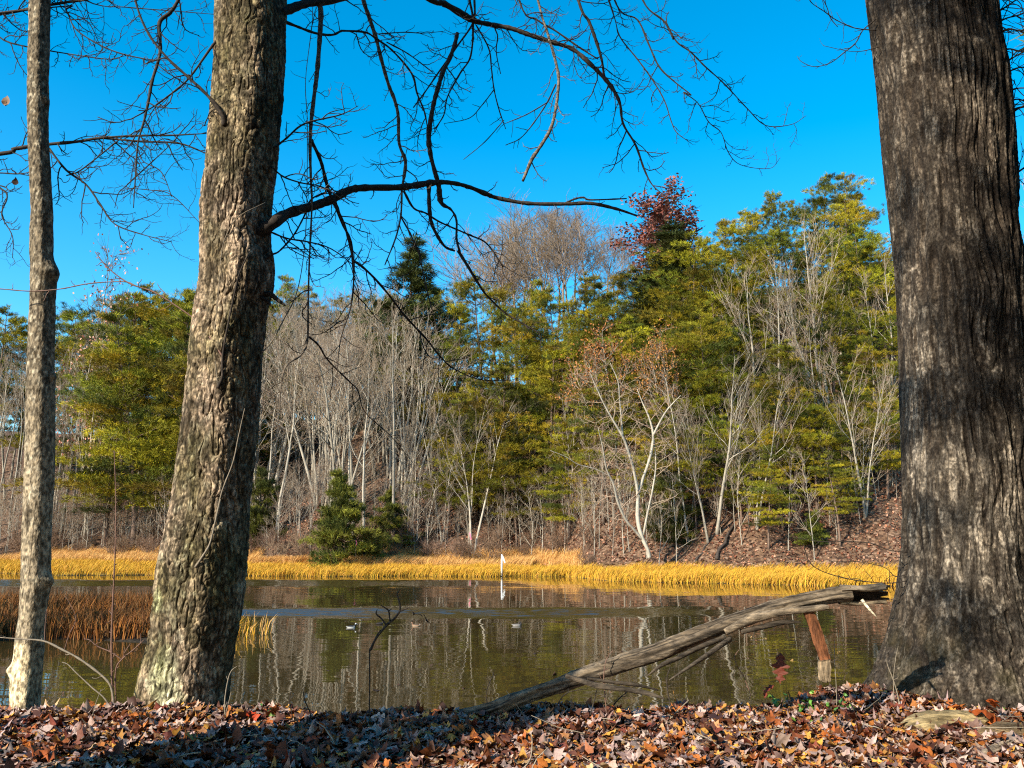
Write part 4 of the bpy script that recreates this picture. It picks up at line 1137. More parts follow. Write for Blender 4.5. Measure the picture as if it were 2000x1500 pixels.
for pts, Y, cb, nm, sd, kk in (
    (R9([(330, 740, 60), (480, 670, 78), (640, 632, 66), (780, 615, 58), (880, 603, 50), (910, 604, 34)]), (6.97, 6.92, 6.90), GREY * 1.15, 'side_branch', 92, 16),
    (R9([(420, 740, 50), (540, 712, 46), (640, 690, 38), (730, 686, 20), (755, 690, 6)]), (6.97, 6.95, 6.95), DK, 'side_branch', 93, 12),
    (R8([(1300, 985, 40), (1400, 1018, 42), (1500, 1045, 44), (1640, 1062, 40), (1760, 1085, 38), (1850, 1112, 14)]), (6.95, 6.85, 6.80), DK, 'side_branch', 94, 14),
    (R8([(1420, 1000, 26), (1550, 1020, 26), (1700, 1038, 24), (1815, 1066, 12)]), (7.0, 7.0, 7.05), DK, 'side_branch', 95, 10),
    (R9([(330, 770, 40), (180, 830, 38), (60, 890, 36), (-20, 925, 30), (-100, 985, 8)]), (6.95, 6.85, 6.8), DK, 'side_branch', 96, 12),
    (R9([(360, 780, 44), (260, 850, 36), (140, 930, 32), (20, 1010, 10)]), (6.95, 6.8, 6.75), DK * 1.1, 'side_branch', 97, 12),
):
    P, R = limb_path(pts, Y, 5, .62)
    V, T, q = rough_tube(P, R, kk, sd, .009, sub=4)
    mb = MB(); mb.add(V, T, wood_cols(V, cb, sd)); mb.build(nm, M_deadwood, log, origin=log_o)
P, R = limb_path(R9([(1095, 560, 18), (1130, 605, 15), (1178, 658, 6)]), (6.93, 6.88), 4)
mb = MB(); mb.tube(P, R, 6, (.8, .7, .5)); mb.build('splinter', M_deadwood, log, origin=log_o)
# hanging strip of bark: a curled ribbon
def ribbon(pts, Y, thick, col, seed, curl=.3):
    P, R = limb_path(pts, Y, 6)
    mb = MB(); n = len(P); m = 7
    u = np.linspace(-1, 1, m)
    rng = np.random.default_rng(seed)
    fr = P[:, None] + np.stack([R[:, None] * u[None], -curl * R[:, None] * (1 - u[None] ** 2), .15 * R[:, None] * u[None]], -1)
    fr = fr + rng.normal(0, .0015, fr.shape)
    bk = fr + np.array([0, thick, 0])
    V = np.concatenate([fr.reshape(-1, 3), bk.reshape(-1, 3)])
    T = []
    for i in range(n - 1):
        for j in range(m - 1):
            a = i * m + j
            T += [(a, a + 1, a + m + 1), (a, a + m + 1, a + m)]
            b = a + n * m
            T += [(b, b + m + 1, b + 1), (b, b + m, b + m + 1)]
        for j in (0, m - 1):
            a = i * m + j; b = a + n * m
            T += [(a, a + m, b + m), (a, b + m, b)]
    for i in (0, n - 1):
        for j in range(m - 1):
            a = i * m + j; b = a + n * m
            T += [(a, a + 1, b + 1), (a, b + 1, b)]
    mb.add(V, T, wood_cols(V, np.array(col), seed, .5))
    return mb
bs = ribbon(R9([(790, 615, 60), (825, 690, 62), (850, 770, 66), (880, 860, 62), (895, 905, 58)]), (6.93, 6.88), .015, (.115, .045, .02), 98).build('bark_strip', M_strip, log, origin=log_o)
bs['label'] = 'rust brown strip of bark hanging from the broken branch'
ribbon(R9([(885, 898, 66), (888, 950, 72), (890, 1000, 66), (905, 1022, 40)]), (6.87, 6.86), .018, (.20, .15, .095), 99, .2).build('bark_strip_tip', M_strip, bs, origin=log_o)

# ---------------------------------------------------------------- leaves
def leaf_shape(kind):
    """strip outline: list of (y along midrib, half width) and lobes -> vertices (x, y), triangles"""
    if kind == 'oval':
        ys_, ws = [0, .12, .3, .5, .7, .88, 1], [0.01, .18, .29, .32, .25, .12, 0.01]
    elif kind == 'oak':
        ys_, ws = [0, .08, .14, .20, .25, .30, .36, .42, .47, .52, .58, .65, .70, .76, .83, .90, 1], [.012, .03, .10, .17, .09, .07, .19, .26, .15, .09, .25, .32, .17, .09, .17, .13, .01]
    else:
        th = np.array([-90, -60, -40, -20, -5, 12, 30, 45, 58, 72, 82, 90, 98, 108, 122, 135, 150, 168, 185, 200, 220, 240]) * math.pi / 180
        r = np.array([.02, .26, .38, .31, .38, .52, .42, .40, .55, .44, .50, .62, .50, .44, .55, .40, .42, .52, .38, .31, .38, .26])
        V = np.vstack([[0, .34], np.stack([np.cos(th) * r, np.sin(th) * r + .34], 1)])
        n = len(th)
        T = np.array([(0, 1 + i, 1 + (i + 1) % n) for i in range(n)])
        return V, T
    V, T = [], []
    for i, (y, w) in enumerate(zip(ys_, ws)):
        V += [(-w, y - w * .25), (0, y), (w, y - w * .25)]
        if i:
            a = 3 * (i - 1)
            T += [(a, a + 1, a + 4), (a, a + 4, a + 3), (a + 1, a + 2, a + 5), (a + 1, a + 5, a + 4)]
    return np.array(V), np.array(T)

LEAF_COLS = {'maple': [lin(150, 128, 120), lin(138, 112, 104), lin(164, 142, 128), lin(120, 92, 80), lin(150, 104, 66), lin(112, 56, 42), lin(140, 116, 110), lin(176, 124, 54), lin(86, 54, 42), lin(156, 134, 126), lin(70, 44, 36), lin(128, 78, 50), lin(168, 146, 136), lin(158, 132, 118)],
             'oval': [lin(160, 130, 94), lin(140, 86, 38), lin(104, 60, 36), lin(180, 130, 52), lin(82, 48, 34), lin(148, 126, 110), lin(66, 42, 34)],
             'oak': [lin(122, 66, 30), lin(98, 52, 28), lin(140, 76, 32), lin(84, 46, 30), lin(150, 86, 34)]}

def leaves_into(mb, rng, kind, Pn, size, tilt=.45, col=None, yaw=None, pitch=None, curl=1.0):
    V2, T = leaf_shape(kind)
    n, m = len(Pn), len(V2)
    sz = size * rng.uniform(.6, 1.25, n)
    x = V2[None, :, 0] * sz[:, None]; y = (V2[None, :, 1] - .5) * sz[:, None]
    ca, cb, cc = rng.normal(0, .75, (3, n, 1)) * np.where(rng.random((1, n, 1)) < .22, 1.7, 1.0) * curl
    ca = np.abs(ca) * np.where(rng.random((n, 1)) < .7, 1, -1)
    z = (ca * x ** 2 + cb * y ** 2 + cc * x * y) / sz[:, None] * 1.0 + rng.normal(0, .045, (n, m)) * sz[:, None]
    a = rng.uniform(0, 6.28, n) if yaw is None else np.full(n, yaw)
    tx, ty = rng.normal(0, tilt, (2, n))
    if pitch is not None: tx = np.full(n, pitch); ty = ty * .3
    Q = np.stack([x, y, z], -1)
    def rot(Q, ang, i, j):
        c, s = np.cos(ang)[:, None], np.sin(ang)[:, None]
        A = Q.copy(); A[..., i] = c * Q[..., i] - s * Q[..., j]; A[..., j] = s * Q[..., i] + c * Q[..., j]
        return A
    Q = rot(Q, tx, 1, 2); Q = rot(Q, ty, 0, 2); Q = rot(Q, a, 0, 1)
    V = (Q + Pn[:, None]).reshape(-1, 3)
    TT = (np.arange(n)[:, None, None] * m + T[None]).reshape(-1, 3)
    C = np.array(LEAF_COLS[kind] if col is None else col)
    c = C[rng.integers(0, len(C), n)] * (.35 + .85 * rng.random((n, 1)) ** .7) * 1.3
    mb.add(V, TT, np.repeat(c, m, 0))

mb = MB()
rng = np.random.default_rng(77)
for kind, cnt, size in (('maple', 13500, .120), ('oval', 10500, .095), ('oak', 1400, .19)):
    x = rng.uniform(-5.6, 6.6, cnt); d = rng.beta(1.25, 1.0, cnt) * 4.2 - 3.9
    y = lip(x) + d
    sel = np.abs(x) < 0.68 * y + .6
    x, y = x[sel], y[sel]
    z = terrain(x, y)
    up = rng.uniform(0.004, .05, len(x)) + .02 * (size / .1)
    leaves_into(mb, rng, kind, np.stack([x, y, z + up], 1), size, .21)
for cnt, size in ((9000, .045),):                       # torn bits between the whole leaves
    x = rng.uniform(-5.6, 6.6, cnt); y = lip(x) + rng.beta(1.25, 1.0, cnt) * 4.2 - 3.9
    leaves_into(mb, rng, 'oval', np.stack([x, y, terrain(x, y) + rng.uniform(.03, .085, cnt)], 1), size, .4)
# taller, tipped up leaves that break the line of the lip
x = rng.uniform(-5.4, 6.4, 260); y = lip(x) + rng.uniform(-.25, .12, 260)
leaves_into(mb, rng, 'maple', np.stack([x, y, terrain(x, y) + .05], 1), .13, .6)
lv = mb.build('fallen_leaves', M_litter)
tag(lv, 'thick carpet of fallen brown, rust and pinkish leaves on the near bank', 'leaves', kind='stuff')
mb = MB()
for k in range(170):
    x = rng.uniform(-5.2, 6.2); y = float(lip(x)) - rng.uniform(.1, 3.3)
    P = wander(rng, (x, y, tz(x, y) + rng.uniform(.05, .09)), (rng.normal(), rng.normal(), rng.normal(.05, .12)), rng.uniform(.08, .45), 6, 0, .12)
    mb.tube(P, np.linspace(rng.uniform(.003, .007), .002, 7), 5, np.array((1, 1, 1)) * rng.uniform(.6, 1.6))
tl = mb.build('twig_litter', M_pale_stick)
tag(tl, 'short broken twigs scattered through the fallen leaves of the near bank', 'twigs', kind='stuff')
# leaves on the far slope, where bare ground shows
mb = MB()
x = rng.uniform(-45, 42, 18000); k = rng.uniform(-1.5, 14, 18000)
y = shore(x) + hill_e(x) + k
leaves_into(mb, rng, 'oval', np.stack([x, y, terrain(x, y) + .06], 1), .24, .7, [lin(140, 88, 62), lin(158, 110, 84), lin(108, 62, 42), lin(84, 48, 34), lin(172, 128, 102)])
fl = mb.build('slope_leaves', M_litter)
tag(fl, 'brown leaf litter strewn over the foot of the far slope', 'leaves', kind='stuff')

def one_leaf(kind, px, py, Y, size, yaw, pitch, col, label, name, dz=None):
    mb = MB()
    p = at(px, py, Y)
    if dz is not None: p[2] = tz(p[0], p[1]) + dz
    rng = np.random.default_rng(int(px * 7 + py))
    leaves_into(mb, rng, kind, np.zeros((1, 3)), size, .1, [tuple(v * .85 for v in col)], yaw, pitch, .5)
    o = mb.build(name, M_litter)
    o.location = p
    tag(o, label, 'leaf')
    return o
one_leaf('oak', 1524, 1305, 7.3, .33, -.35, 1.2, lin(140, 62, 36), 'large dark rust oak leaf standing upright among the green sprigs', 'oak_leaf')
one_leaf('oak', 1500, 1346, 7.35, .20, -1.0, .6, lin(108, 44, 26), 'smaller rust oak leaf leaning behind the large upright one', 'oak_leaf')
one_leaf('oak', 1940, 1398, 6.9, .28, .9, .5, lin(176, 84, 28), 'orange oak leaf lying on the rotten wood by the big right trunk', 'oak_leaf')
one_leaf('oak', 1940, 1372, 7.0, .22, 2.4, .5, lin(160, 74, 26), 'orange oak leaf behind the rotten wood by the big right trunk', 'oak_leaf')
one_leaf('oak', 360, 1478, 6.0, .30, 1.3, .25, lin(170, 84, 30), 'large flat orange brown oak leaf on the sunlit leaves, bottom left', 'oak_leaf', .06)
one_leaf('oak', 110, 1478, 6.0, .30, 1.9, .3, lin(150, 78, 34), 'large curled brown oak leaf on the leaves in the bottom left corner', 'oak_leaf', .06)
one_leaf('oak', 320, 1438, 6.55, .30, 1.4, .2, lin(140, 66, 32), 'brown oak leaf lying in front of the leaning trunk', 'oak_leaf', .06)
one_leaf('oval', 1455, 1403, 6.9, .17, 1.2, .5, lin(225, 175, 80), 'yellow oval leaf on the sunlit leaves below the hanging bark strip', 'fallen_leaf', .06)
one_leaf('oak', 1640, 1445, 6.4, .28, 1.5, .25, lin(176, 96, 40), 'long orange oak leaf on the sunlit leaves right of centre', 'oak_leaf', .06)
one_leaf('maple', 490, 1400, 7.15, .17, .4, 1.0, lin(176, 62, 26), 'bright rust red leaf standing at the lip right of the leaning trunk', 'fallen_leaf', .07)
one_leaf('oval', 865, 1390, 7.2, .16, .3, 1.2, lin(60, 40, 32), 'dark curled leaf standing up beside the foot of the broken branch', 'fallen_leaf', .08)
one_leaf('oval', 450, 1413, 7.0, .14, 1.5, .5, lin(225, 150, 40), 'yellow orange leaf just below the leaning trunk', 'fallen_leaf', .06)
one_leaf('oval', 12, 196, 8.1, .10, .2, 1.4, lin(110, 84, 60), 'small dead leaf hanging from a twig at the upper left edge', 'hanging_leaf')
one_leaf('oval', 25, 334, 7.95, .13, 1.3, .7, lin(130, 80, 50), 'brown dead leaf left of the slender trunk, upper of a pair', 'hanging_leaf')
one_leaf('oval', 30, 355, 7.95, .10, .5, 1.4, lin(90, 60, 40), 'brown dead leaf left of the slender trunk, lower of a pair', 'hanging_leaf')

# ---------------------------------------------------------------- rotten wood by the big trunk
def slab(name, px0, py0, px1, py1, Y0, Y1, r, label, seed, flat=.4, col=(.27, .205, .105)):
    a, b = at(px0, py0, Y0), at(px1, py1, Y1)
    a[2] = tz(a[0], a[1]) + .05; b[2] = tz(b[0], b[1]) + .07
    t = np.linspace(0, 1, 10)[:, None]
    P = a * (1 - t) + b * t
    R = r * np.array([.35, .75, .95, 1, 1, .98, .95, .85, .7, .3])
    V, T, q = rough_tube(P, R, 30, seed, r * .55, sub=7)
    c = (a + b) / 2
    V[:, 2] = c[2] + (V[:, 2] - c[2]) * flat
    mb = MB(); mb.add(V, T, wood_cols(V, np.array(col), seed, .7))
    o = mb.build(name, M_deadwood, None, origin=c)
    tag(o, label, 'wood')
    return o
slab('rotten_log', 1765, 1425, 1930, 1385, 6.85, 7.1, .14, 'flat piece of crumbling yellowish wood among leaves below the big right trunk', 51, .5)
slab('rotten_log', 1905, 1440, 2050, 1415, 6.5, 6.7, .09, 'second piece of rotten brown wood at the right edge', 52, .6, (.19, .13, .07))
slab('dead_stick', 1905, 1490, 1975, 1440, 6.0, 6.3, .028, 'short pale dead stick pointing out of the leaves in the right corner', 53, 1, (.27, .21, .15))

# ---------------------------------------------------------------- saplings, sticks and sprigs on the lip
class Stick:
    def __init__(s, name, label, px, py, Y, cat='twig', group=None):
        s.o3 = at(px, py, Y); s.Y = Y
        s.root = empty(name, s.o3); tag(s.root, label, cat, group)
        s.L = Limbs(s.root, s.o3, lambda a, b: Y, int(px))
    def stem(s, pts, m, name='stem', tw=None, depth=1, Y=None, k=5):
        if m is not M_branch: pts = [(q[0], q[1], q[2] * .72) for q in pts]
        s.L.trace(pts, 0, tw, m, k, name, depth, .1, Y or (s.Y, s.Y))
st = Stick('red_sapling', 'straight thin reddish sapling rising between the slender and the leaning trunk', 220, 1385, 7.5, 'sapling')
st.stem([(221, 1395, 8), (219, 1340, 7.5), (218, 1250, 7), (220, 1190, 6), (224, 1100, 5), (226, 1040, 4.5), (226, 960, 3.5), (223, 880, 2.5)], M_redstem, 'stem', (.16, .05))
st.stem([(226, 1370, 6), (226, 1310, 5.5), (238, 1288, 5), (262, 1268, 4), (281, 1250, 2.5)], M_redstem, 'branch', (.2, .08))
st.stem([(238, 1288, 4), (215, 1273, 4), (190, 1262, 3.4), (175, 1250, 3), (164, 1248, 2)], M_redstem, 'branch', (.2, .06))
st.stem([(240, 1285, 3), (245, 1272, 3), (255, 1257, 2)], M_redstem, 'branch')
st = Stick('pale_stick', 'pale bent stick slanting from the leaves up to the slender trunk', 222, 1385, 7.35, 'stick')
st.stem([(223, 1395, 8), (219, 1350, 8), (205, 1325, 8), (160, 1290, 7.5), (120, 1268, 7), (85, 1252, 6.5), (40, 1248, 4), (0, 1245, 3)], M_pale_stick, 'stem', (.4, .06))
st.stem([(125, 1272, 3.2), (135, 1240, 3), (147, 1215, 2.6), (145, 1195, 2), (128, 1165, 1.6)], M_redstem, 'branch')
st.stem([(87, 1253, 3.4), (88, 1225, 3), (91, 1190, 2.4)], M_redstem, 'branch')
st = Stick('pale_stick', 'shorter pale stick below the bent one, between the two left trunks', 220, 1390, 7.3, 'stick')
st.stem([(222, 1396, 5), (205, 1365, 5), (180, 1343, 4.5), (150, 1315, 4), (133, 1298, 3.4), (121, 1293, 2)], M_pale_stick, 'stem')
st = Stick('dark_sprout', 'dark leafless sprout with forked tip standing against the water near the ducks', 722, 1395, 7.0, 'sprout')
st.stem([(721, 1402, 3.4), (722, 1340, 3.2), (722, 1272, 3.6)] + R8([(212, 840, 18), (240, 780, 16), (300, 705, 18), (345, 665, 16), (375, 620, 15), (370, 570, 12), (360, 530, 10), (373, 510, 7)]), M_branch)
st.stem(R8([(300, 705, 14), (270, 665, 12), (243, 640, 10), (248, 615, 6)]), M_branch, 'branch')
st.stem(R8([(320, 685, 12), (312, 625, 11), (290, 605, 9), (268, 592, 6)]), M_branch, 'branch')
st.stem(R8([(312, 625, 9), (328, 612, 6)]), M_branch, 'branch')
st.stem(R8([(378, 625, 13), (400, 615, 11), (426, 604, 8)]), M_branch, 'branch')
st.stem(R8([(425, 606, 4), (450, 635, 5), (490, 645, 5), (500, 658, 4)]), M_branch, 'branch')
st.stem(R8([(215, 825, 8), (240, 770, 7), (258, 740, 6), (270, 728, 5)]), M_branch, 'branch')
one_leaf('oval', 831, 1209, 6.98, .13, 1.9, 1.1, lin(45, 30, 22), 'dead leaf dangling from the tip of the dark sprout', 'hanging_leaf')
one_leaf('oval', 808, 1198, 6.99, .05, .9, 1.2, lin(50, 34, 24), 'tiny curled dead leaf near the tip of the dark sprout', 'hanging_leaf')
for pts, lab, m in (
    (R8([(862, 1150, 9), (860, 1080, 8), (872, 1030, 7), (895, 985, 6), (900, 955, 4)]), 'thin bare twig standing left of the foot of the broken branch', M_redstem),
    (R8([(1530, 1225, 11), (1515, 1050, 10), (1515, 950, 9), (1530, 890, 8), (1565, 840, 4)]), 'tall bare twig crossing in front of the middle of the broken branch', M_redstem),
    (R8([(1200, 1220, 9), (1250, 1150, 9), (1300, 1085, 8), (1390, 1060, 4)]), 'bare twig slanting up beneath the broken branch', M_branch),
    (R8([(1435, 1215, 9), (1460, 1120, 8), (1475, 1060, 5)]), 'short dark twig under the broken branch', M_branch),
    (R8([(1550, 1175, 9), (1600, 1110, 8), (1640, 1080, 5)]), 'dark twig slanting right under the broken branch', M_branch),
    (R9([(40, 1190, 9), (15, 1090, 9), (8, 1000, 8), (25, 940, 6)]), 'dark twig standing below the splintered side limbs', M_branch),
    (R9([(-10, 1290, 12), (50, 1200, 11), (130, 1120, 10)]), 'pale twig lying over the lip at right of centre', M_pale_stick),
    (R9([(470, 1080, 8), (440, 1000, 8), (400, 930, 7), (385, 880, 6), (410, 840, 4)]), 'thin curved twig left of the upright oak leaf', M_redstem),
    (R9([(955, 1115, 8), (950, 1000, 7), (942, 880, 6), (945, 780, 4)]), 'pale straight twig right of the hanging bark strip', M_pale_stick),
    (R9([(1300, 1115, 12), (1275, 1020, 11), (1240, 930, 8), (1235, 900, 5)]), 'pale twig leaning on the foot of the big right trunk', M_pale_stick),
    (R9([(1275, 1120, 8), (1272, 1000, 7), (1285, 880, 6), (1298, 820, 3)]), 'straight twig at the left foot of the big right trunk', M_pale_stick),
    (R7([(1255, 1200, 15), (1255, 1120, 13), (1270, 1020, 11), (1290, 960, 8), (1325, 930, 5)]), 'pale twig against the dark right side of the leaning trunk', M_pale_stick),
    (R7([(1260, 1200, 9), (1280, 1120, 9), (1290, 1075, 5)]), 'short twig beside the dark foot of the leaning trunk', M_pale_stick),
    (R7([(1630, 1200, 8), (1615, 1130, 7), (1625, 1060, 4)]), 'thin dark twig on the lip right of the leaning trunk', M_branch),
    (R7([(1730, 1190, 9), (1700, 1120, 8), (1690, 1060, 4)]), 'small forked dark twig on the lip left of the sprout', M_branch),
    (R7([(510, 1235, 8), (535, 1140, 7), (565, 1060, 4)]), 'slanting grey twig in front of the two left trunks', M_pale_stick),
    (R8([(1200, 1340, 12), (1110, 1265, 11), (1020, 1140, 6)]), 'grey twig leaning over the shaded leaves at the middle', M_pale_stick),
):
    p0 = pts[0]
    Yt = 7.0 if p0[1] > 1390 else 7.4
    s_ = Stick('bare_twig', lab, p0[0], p0[1], Yt)
    s_.stem([(p0[0], p0[1] + 12, p0[2])] + pts, m, 'stem', (.14, .06) if m is not M_pale_stick else (.35, .05))

def sprig(px, py, Y, n, hgt, lab, seed, spread=.12):
    rng = np.random.default_rng(seed)
    p = at(px, py, Y); p[2] = tz(p[0], p[1])
    root = empty('green_sprig', p); tag(root, lab, 'plant')
    ms, ml = MB(), MB()
    for i in range(n):
        d = norm([rng.normal(0, .5), rng.normal(0, .5), 1])
        P = wander(rng, (rng.normal(0, spread * .5), rng.normal(0, spread * .5), -.02), d, hgt * rng.uniform(.5, 1.1), 6, .0, .2)
        ms.tube(P, np.linspace(.003, .0015, 7), 4, (.16, .12, .06))
        c = [(.07, .17, .02), (.10, .22, .03), (.05, .12, .02)]
        for j in range(1, 7):
            if rng.random() < .8: leaves_into(ml, rng, 'oval', P[j:j + 1] + rng.normal(0, .012, (1, 3)), .055, .7, c)
    ms.build('stem', M_redstem, root)
    ml.build('leaf', M_green, root)
for a in ((1545, 1352, 7.5, 5, .25, 'green leafy sprig under the upright rust oak leaf', 1), (1595, 1365, 7.4, 6, .26, 'green leafy sprig below the hanging bark strip', 2), (1640, 1375, 7.4, 4, .22, 'dark green sprig left of the big right trunk foot', 3),
          (1600, 1405, 6.9, 5, .13, 'low green sprig in the sunlit leaves at right of centre', 4), (1525, 1390, 7.0, 3, .12, 'low green leaves in front of the upright oak leaf', 5), (1995, 1345, 7.3, 5, .22, 'yellowish green sprig at the right edge by the big trunk', 6),
          (205, 1380, 7.3, 4, .10, 'small green sprig at the foot of the red sapling', 7), (545, 1385, 7.3, 4, .14, 'small green sprig on the lip right of the leaning trunk', 8), (440, 1428, 6.7, 3, .08, 'tiny green sprig in the leaves below the leaning trunk', 9), (75, 1425, 6.8, 3, .08, 'tiny green sprig in the leaves below the slender trunk', 10)):
    sprig(*a)

# ---------------------------------------------------------------- marsh grass
def blades(mb, rng, x, y, z, h, w, lean, cols, jit=.25):
    n = len(x)
    h = h * rng.uniform(.55, 1.2, n)
    dx = rng.normal(lean, .28, n) * h; dy = rng.normal(0, .25, n) * h
    a = rng.uniform(0, math.pi, n); wx, wy = np.cos(a) * w, np.sin(a) * w
    b = np.stack([x, y, z - .05], 1)
    m = b + np.stack([dx * .35, dy * .35, h * .6], 1)
    t = b + np.stack([dx, dy, h * .97], 1)
    s = np.stack([wx, wy, 0 * wx], 1)
    V = np.stack([b - s, b + s, m + s * .8, m - s * .8, t], 1).reshape(-1, 3)
    i = np.arange(n)[:, None] * 5
    T = np.vstack([i + np.array([0, 1, 2]), i + np.array([0, 2, 3]), i + np.array([3, 2, 4])])
    C = np.array(cols); c = C[rng.integers(0, len(C), n)] * rng.uniform(1 - jit, 1 + jit, (n, 1))
    mb.add(V, T, np.repeat(c, 5, 0))
rng = np.random.default_rng(5)
GOLD = [(.60, .31, .026), (.68, .37, .032), (.48, .28, .026), (.60, .30, .05), (.40, .26, .026)]
TAN = [(.62, .34, .11), (.68, .40, .15), (.54, .27, .075), (.62, .36, .10)]
RUST = [(.21, .075, .014), (.15, .052, .012), (.27, .10, .018), (.09, .034, .010), (.22, .11, .035)]
N_ = 110000
x = rng.uniform(-56, 38, N_); w = hill_e(x)
e = -.9 + rng.random(N_) * (.9 + np.minimum(w, np.interp(x, [-30, -20, 6, 9], [15, 7.0, 5.5, 6.5])))
y = shore(x) + e
clump = vnoise(np.stack([x * .9, y * .9, 0 * x], 1), 5)
mb = MB(); blades(mb, rng, x, y, terrain(x, y), .38 + .50 * clump + .12 * (x > 6), .017, .45, GOLD)
gr = mb.build('marsh_grass', M_grass, smooth=False)
tag(gr, 'golden yellow marsh grass fringing the far waterline', 'grass', kind='stuff')
N_ = 80000
x = rng.uniform(-56, 6, N_); w = hill_e(x)
lo = np.interp(x, [-30, -20, 6], [12, 8.5, 6.5])
e = lo + rng.random(N_) ** .9 * (w + 1.5 - lo) * np.where((x > -26) & (x < -14), .25, 1.0)
y = shore(x) + e
sel = vnoise(np.stack([x * .4, y * .5, 0 * x], 1), 15) > .25
x, y = x[sel], y[sel]
mb = MB(); blades(mb, rng, x, y, terrain(x, y), .85 + .4 * vnoise(np.stack([x * .7, y * .7, 0 * x], 1), 6), .016, .5, TAN)
gr = mb.build('tall_grass', M_grass, smooth=False)
tag(gr, 'taller pale tan grass behind the golden fringe on the far shore', 'grass', kind='stuff')
N_ = 52000
x = rng.uniform(-38, -8.5, N_); y = rng.uniform(29.5, 40, N_)
z = terrain(x, y)
sel = (z > -.03) & ~((y > 33.2) & (y < 36.2) & (rng.random(N_) < .7))
x, y, z = x[sel], y[sel], z[sel]
mb = MB(); blades(mb, rng, x, y, np.maximum(z, 0), np.where(y < 34, .80, .95), .016, .05, RUST)
gr = mb.build('rust_grass', M_grass, smooth=False)
tag(gr, 'rust brown marsh grass on the low islet behind the left trunks', 'grass', kind='stuff')
N_ = 300
x = rng.uniform(-10.6, -8.4, N_) ; y = rng.normal(31.5, .5, N_)
x = -10.8 + rng.beta(1, 2, N_) * 2.3
mb = MB(); blades(mb, rng, x, y, 0 * x, .75, .014, .15, GOLD[:3] + TAN[:2])
gr = mb.build('reed_tuft', M_grass, smooth=False)
tag(gr, 'sunlit yellow reeds in the water right of the leaning trunk', 'reeds', kind='stuff')

# ---------------------------------------------------------------- marker post, ribbons
p = at(980, 1127, 72.0); p[2] = tz(p[0], 72.0)
hpost = at(980, 1083, 72.0)[2] - p[2]
post = empty('marker_post', (p[0], 72.0, p[2]))
tag(post, 'white post with a slanted tag standing in the golden grass at the far waterline', 'post')
mb = MB(); mb.tube(np.array([(0, 0, -.5), (0, 0, hpost * .5), (0.01, 0, hpost)]), [.075, .075, .07], 12, (.80, .78, .72)); mb.build('post', M_paint, post)
mb = MB()
for sx in (0,):
    a, b = np.array([.06, -.05, hpost * .93]), np.array([.26, -.05, hpost * .62])
    d = norm(b - a); s_ = np.array([d[2], 0, -d[0]]) * .055
    f = [a - s_, a + s_, b + s_, b - s_]
    V = np.array(f + [q + np.array([0, .03, 0]) for q in f])
    mb.add(V, [(0, 2, 1), (0, 3, 2), (4, 5, 6), (4, 6, 7), (0, 1, 5), (0, 5, 4), (1, 2, 6), (1, 6, 5), (2, 3, 7), (2, 7, 6), (3, 0, 4), (3, 4, 7)], (.70, .70, .66))
mb.build('tag', M_paint, post, smooth=False)
for px, py, e, lab in ((695, 1060, -4.0, 'pink ribbon marker beside the low bushy pine'), (917, 1045, 0.5, 'pink ribbon marker among the bare saplings near the white post')):
    Yr = hill_y(px, e); p = at(px, py, Yr); zt = tz(p[0], Yr)
    r = empty('ribbon_marker', (p[0], Yr, zt)); tag(r, lab, 'marker')
    hh = max(.7, p[2] - zt + .25)
    mb = MB(); mb.tube(np.array([(0, 0, -.2), (.03, 0, hh * .5), (0, 0, hh)]), .022, 6, (.3, .22, .15)); mb.build('stake', M_paint, r)
    mb = MB()
    Pq = np.array([(0, -.03, hh - .02), (.08, -.05, hh - .2), (.10, -.06, hh - .45), (.17, -.05, hh - .7)])
    V = np.concatenate([Pq - [.06, 0, 0], Pq + [.06, 0, 0], Pq + [-.06, .012, 0], Pq + [.06, .012, 0]])
    T = []
    for i in range(3):
        T += [(i, i + 4, i + 5), (i, i + 5, i + 1), (i + 8, i + 13, i + 12), (i + 8, i + 9, i + 13)]
    mb.add(V, T, lin(235, 120, 150)); mb.build('ribbon', M_paint, r)

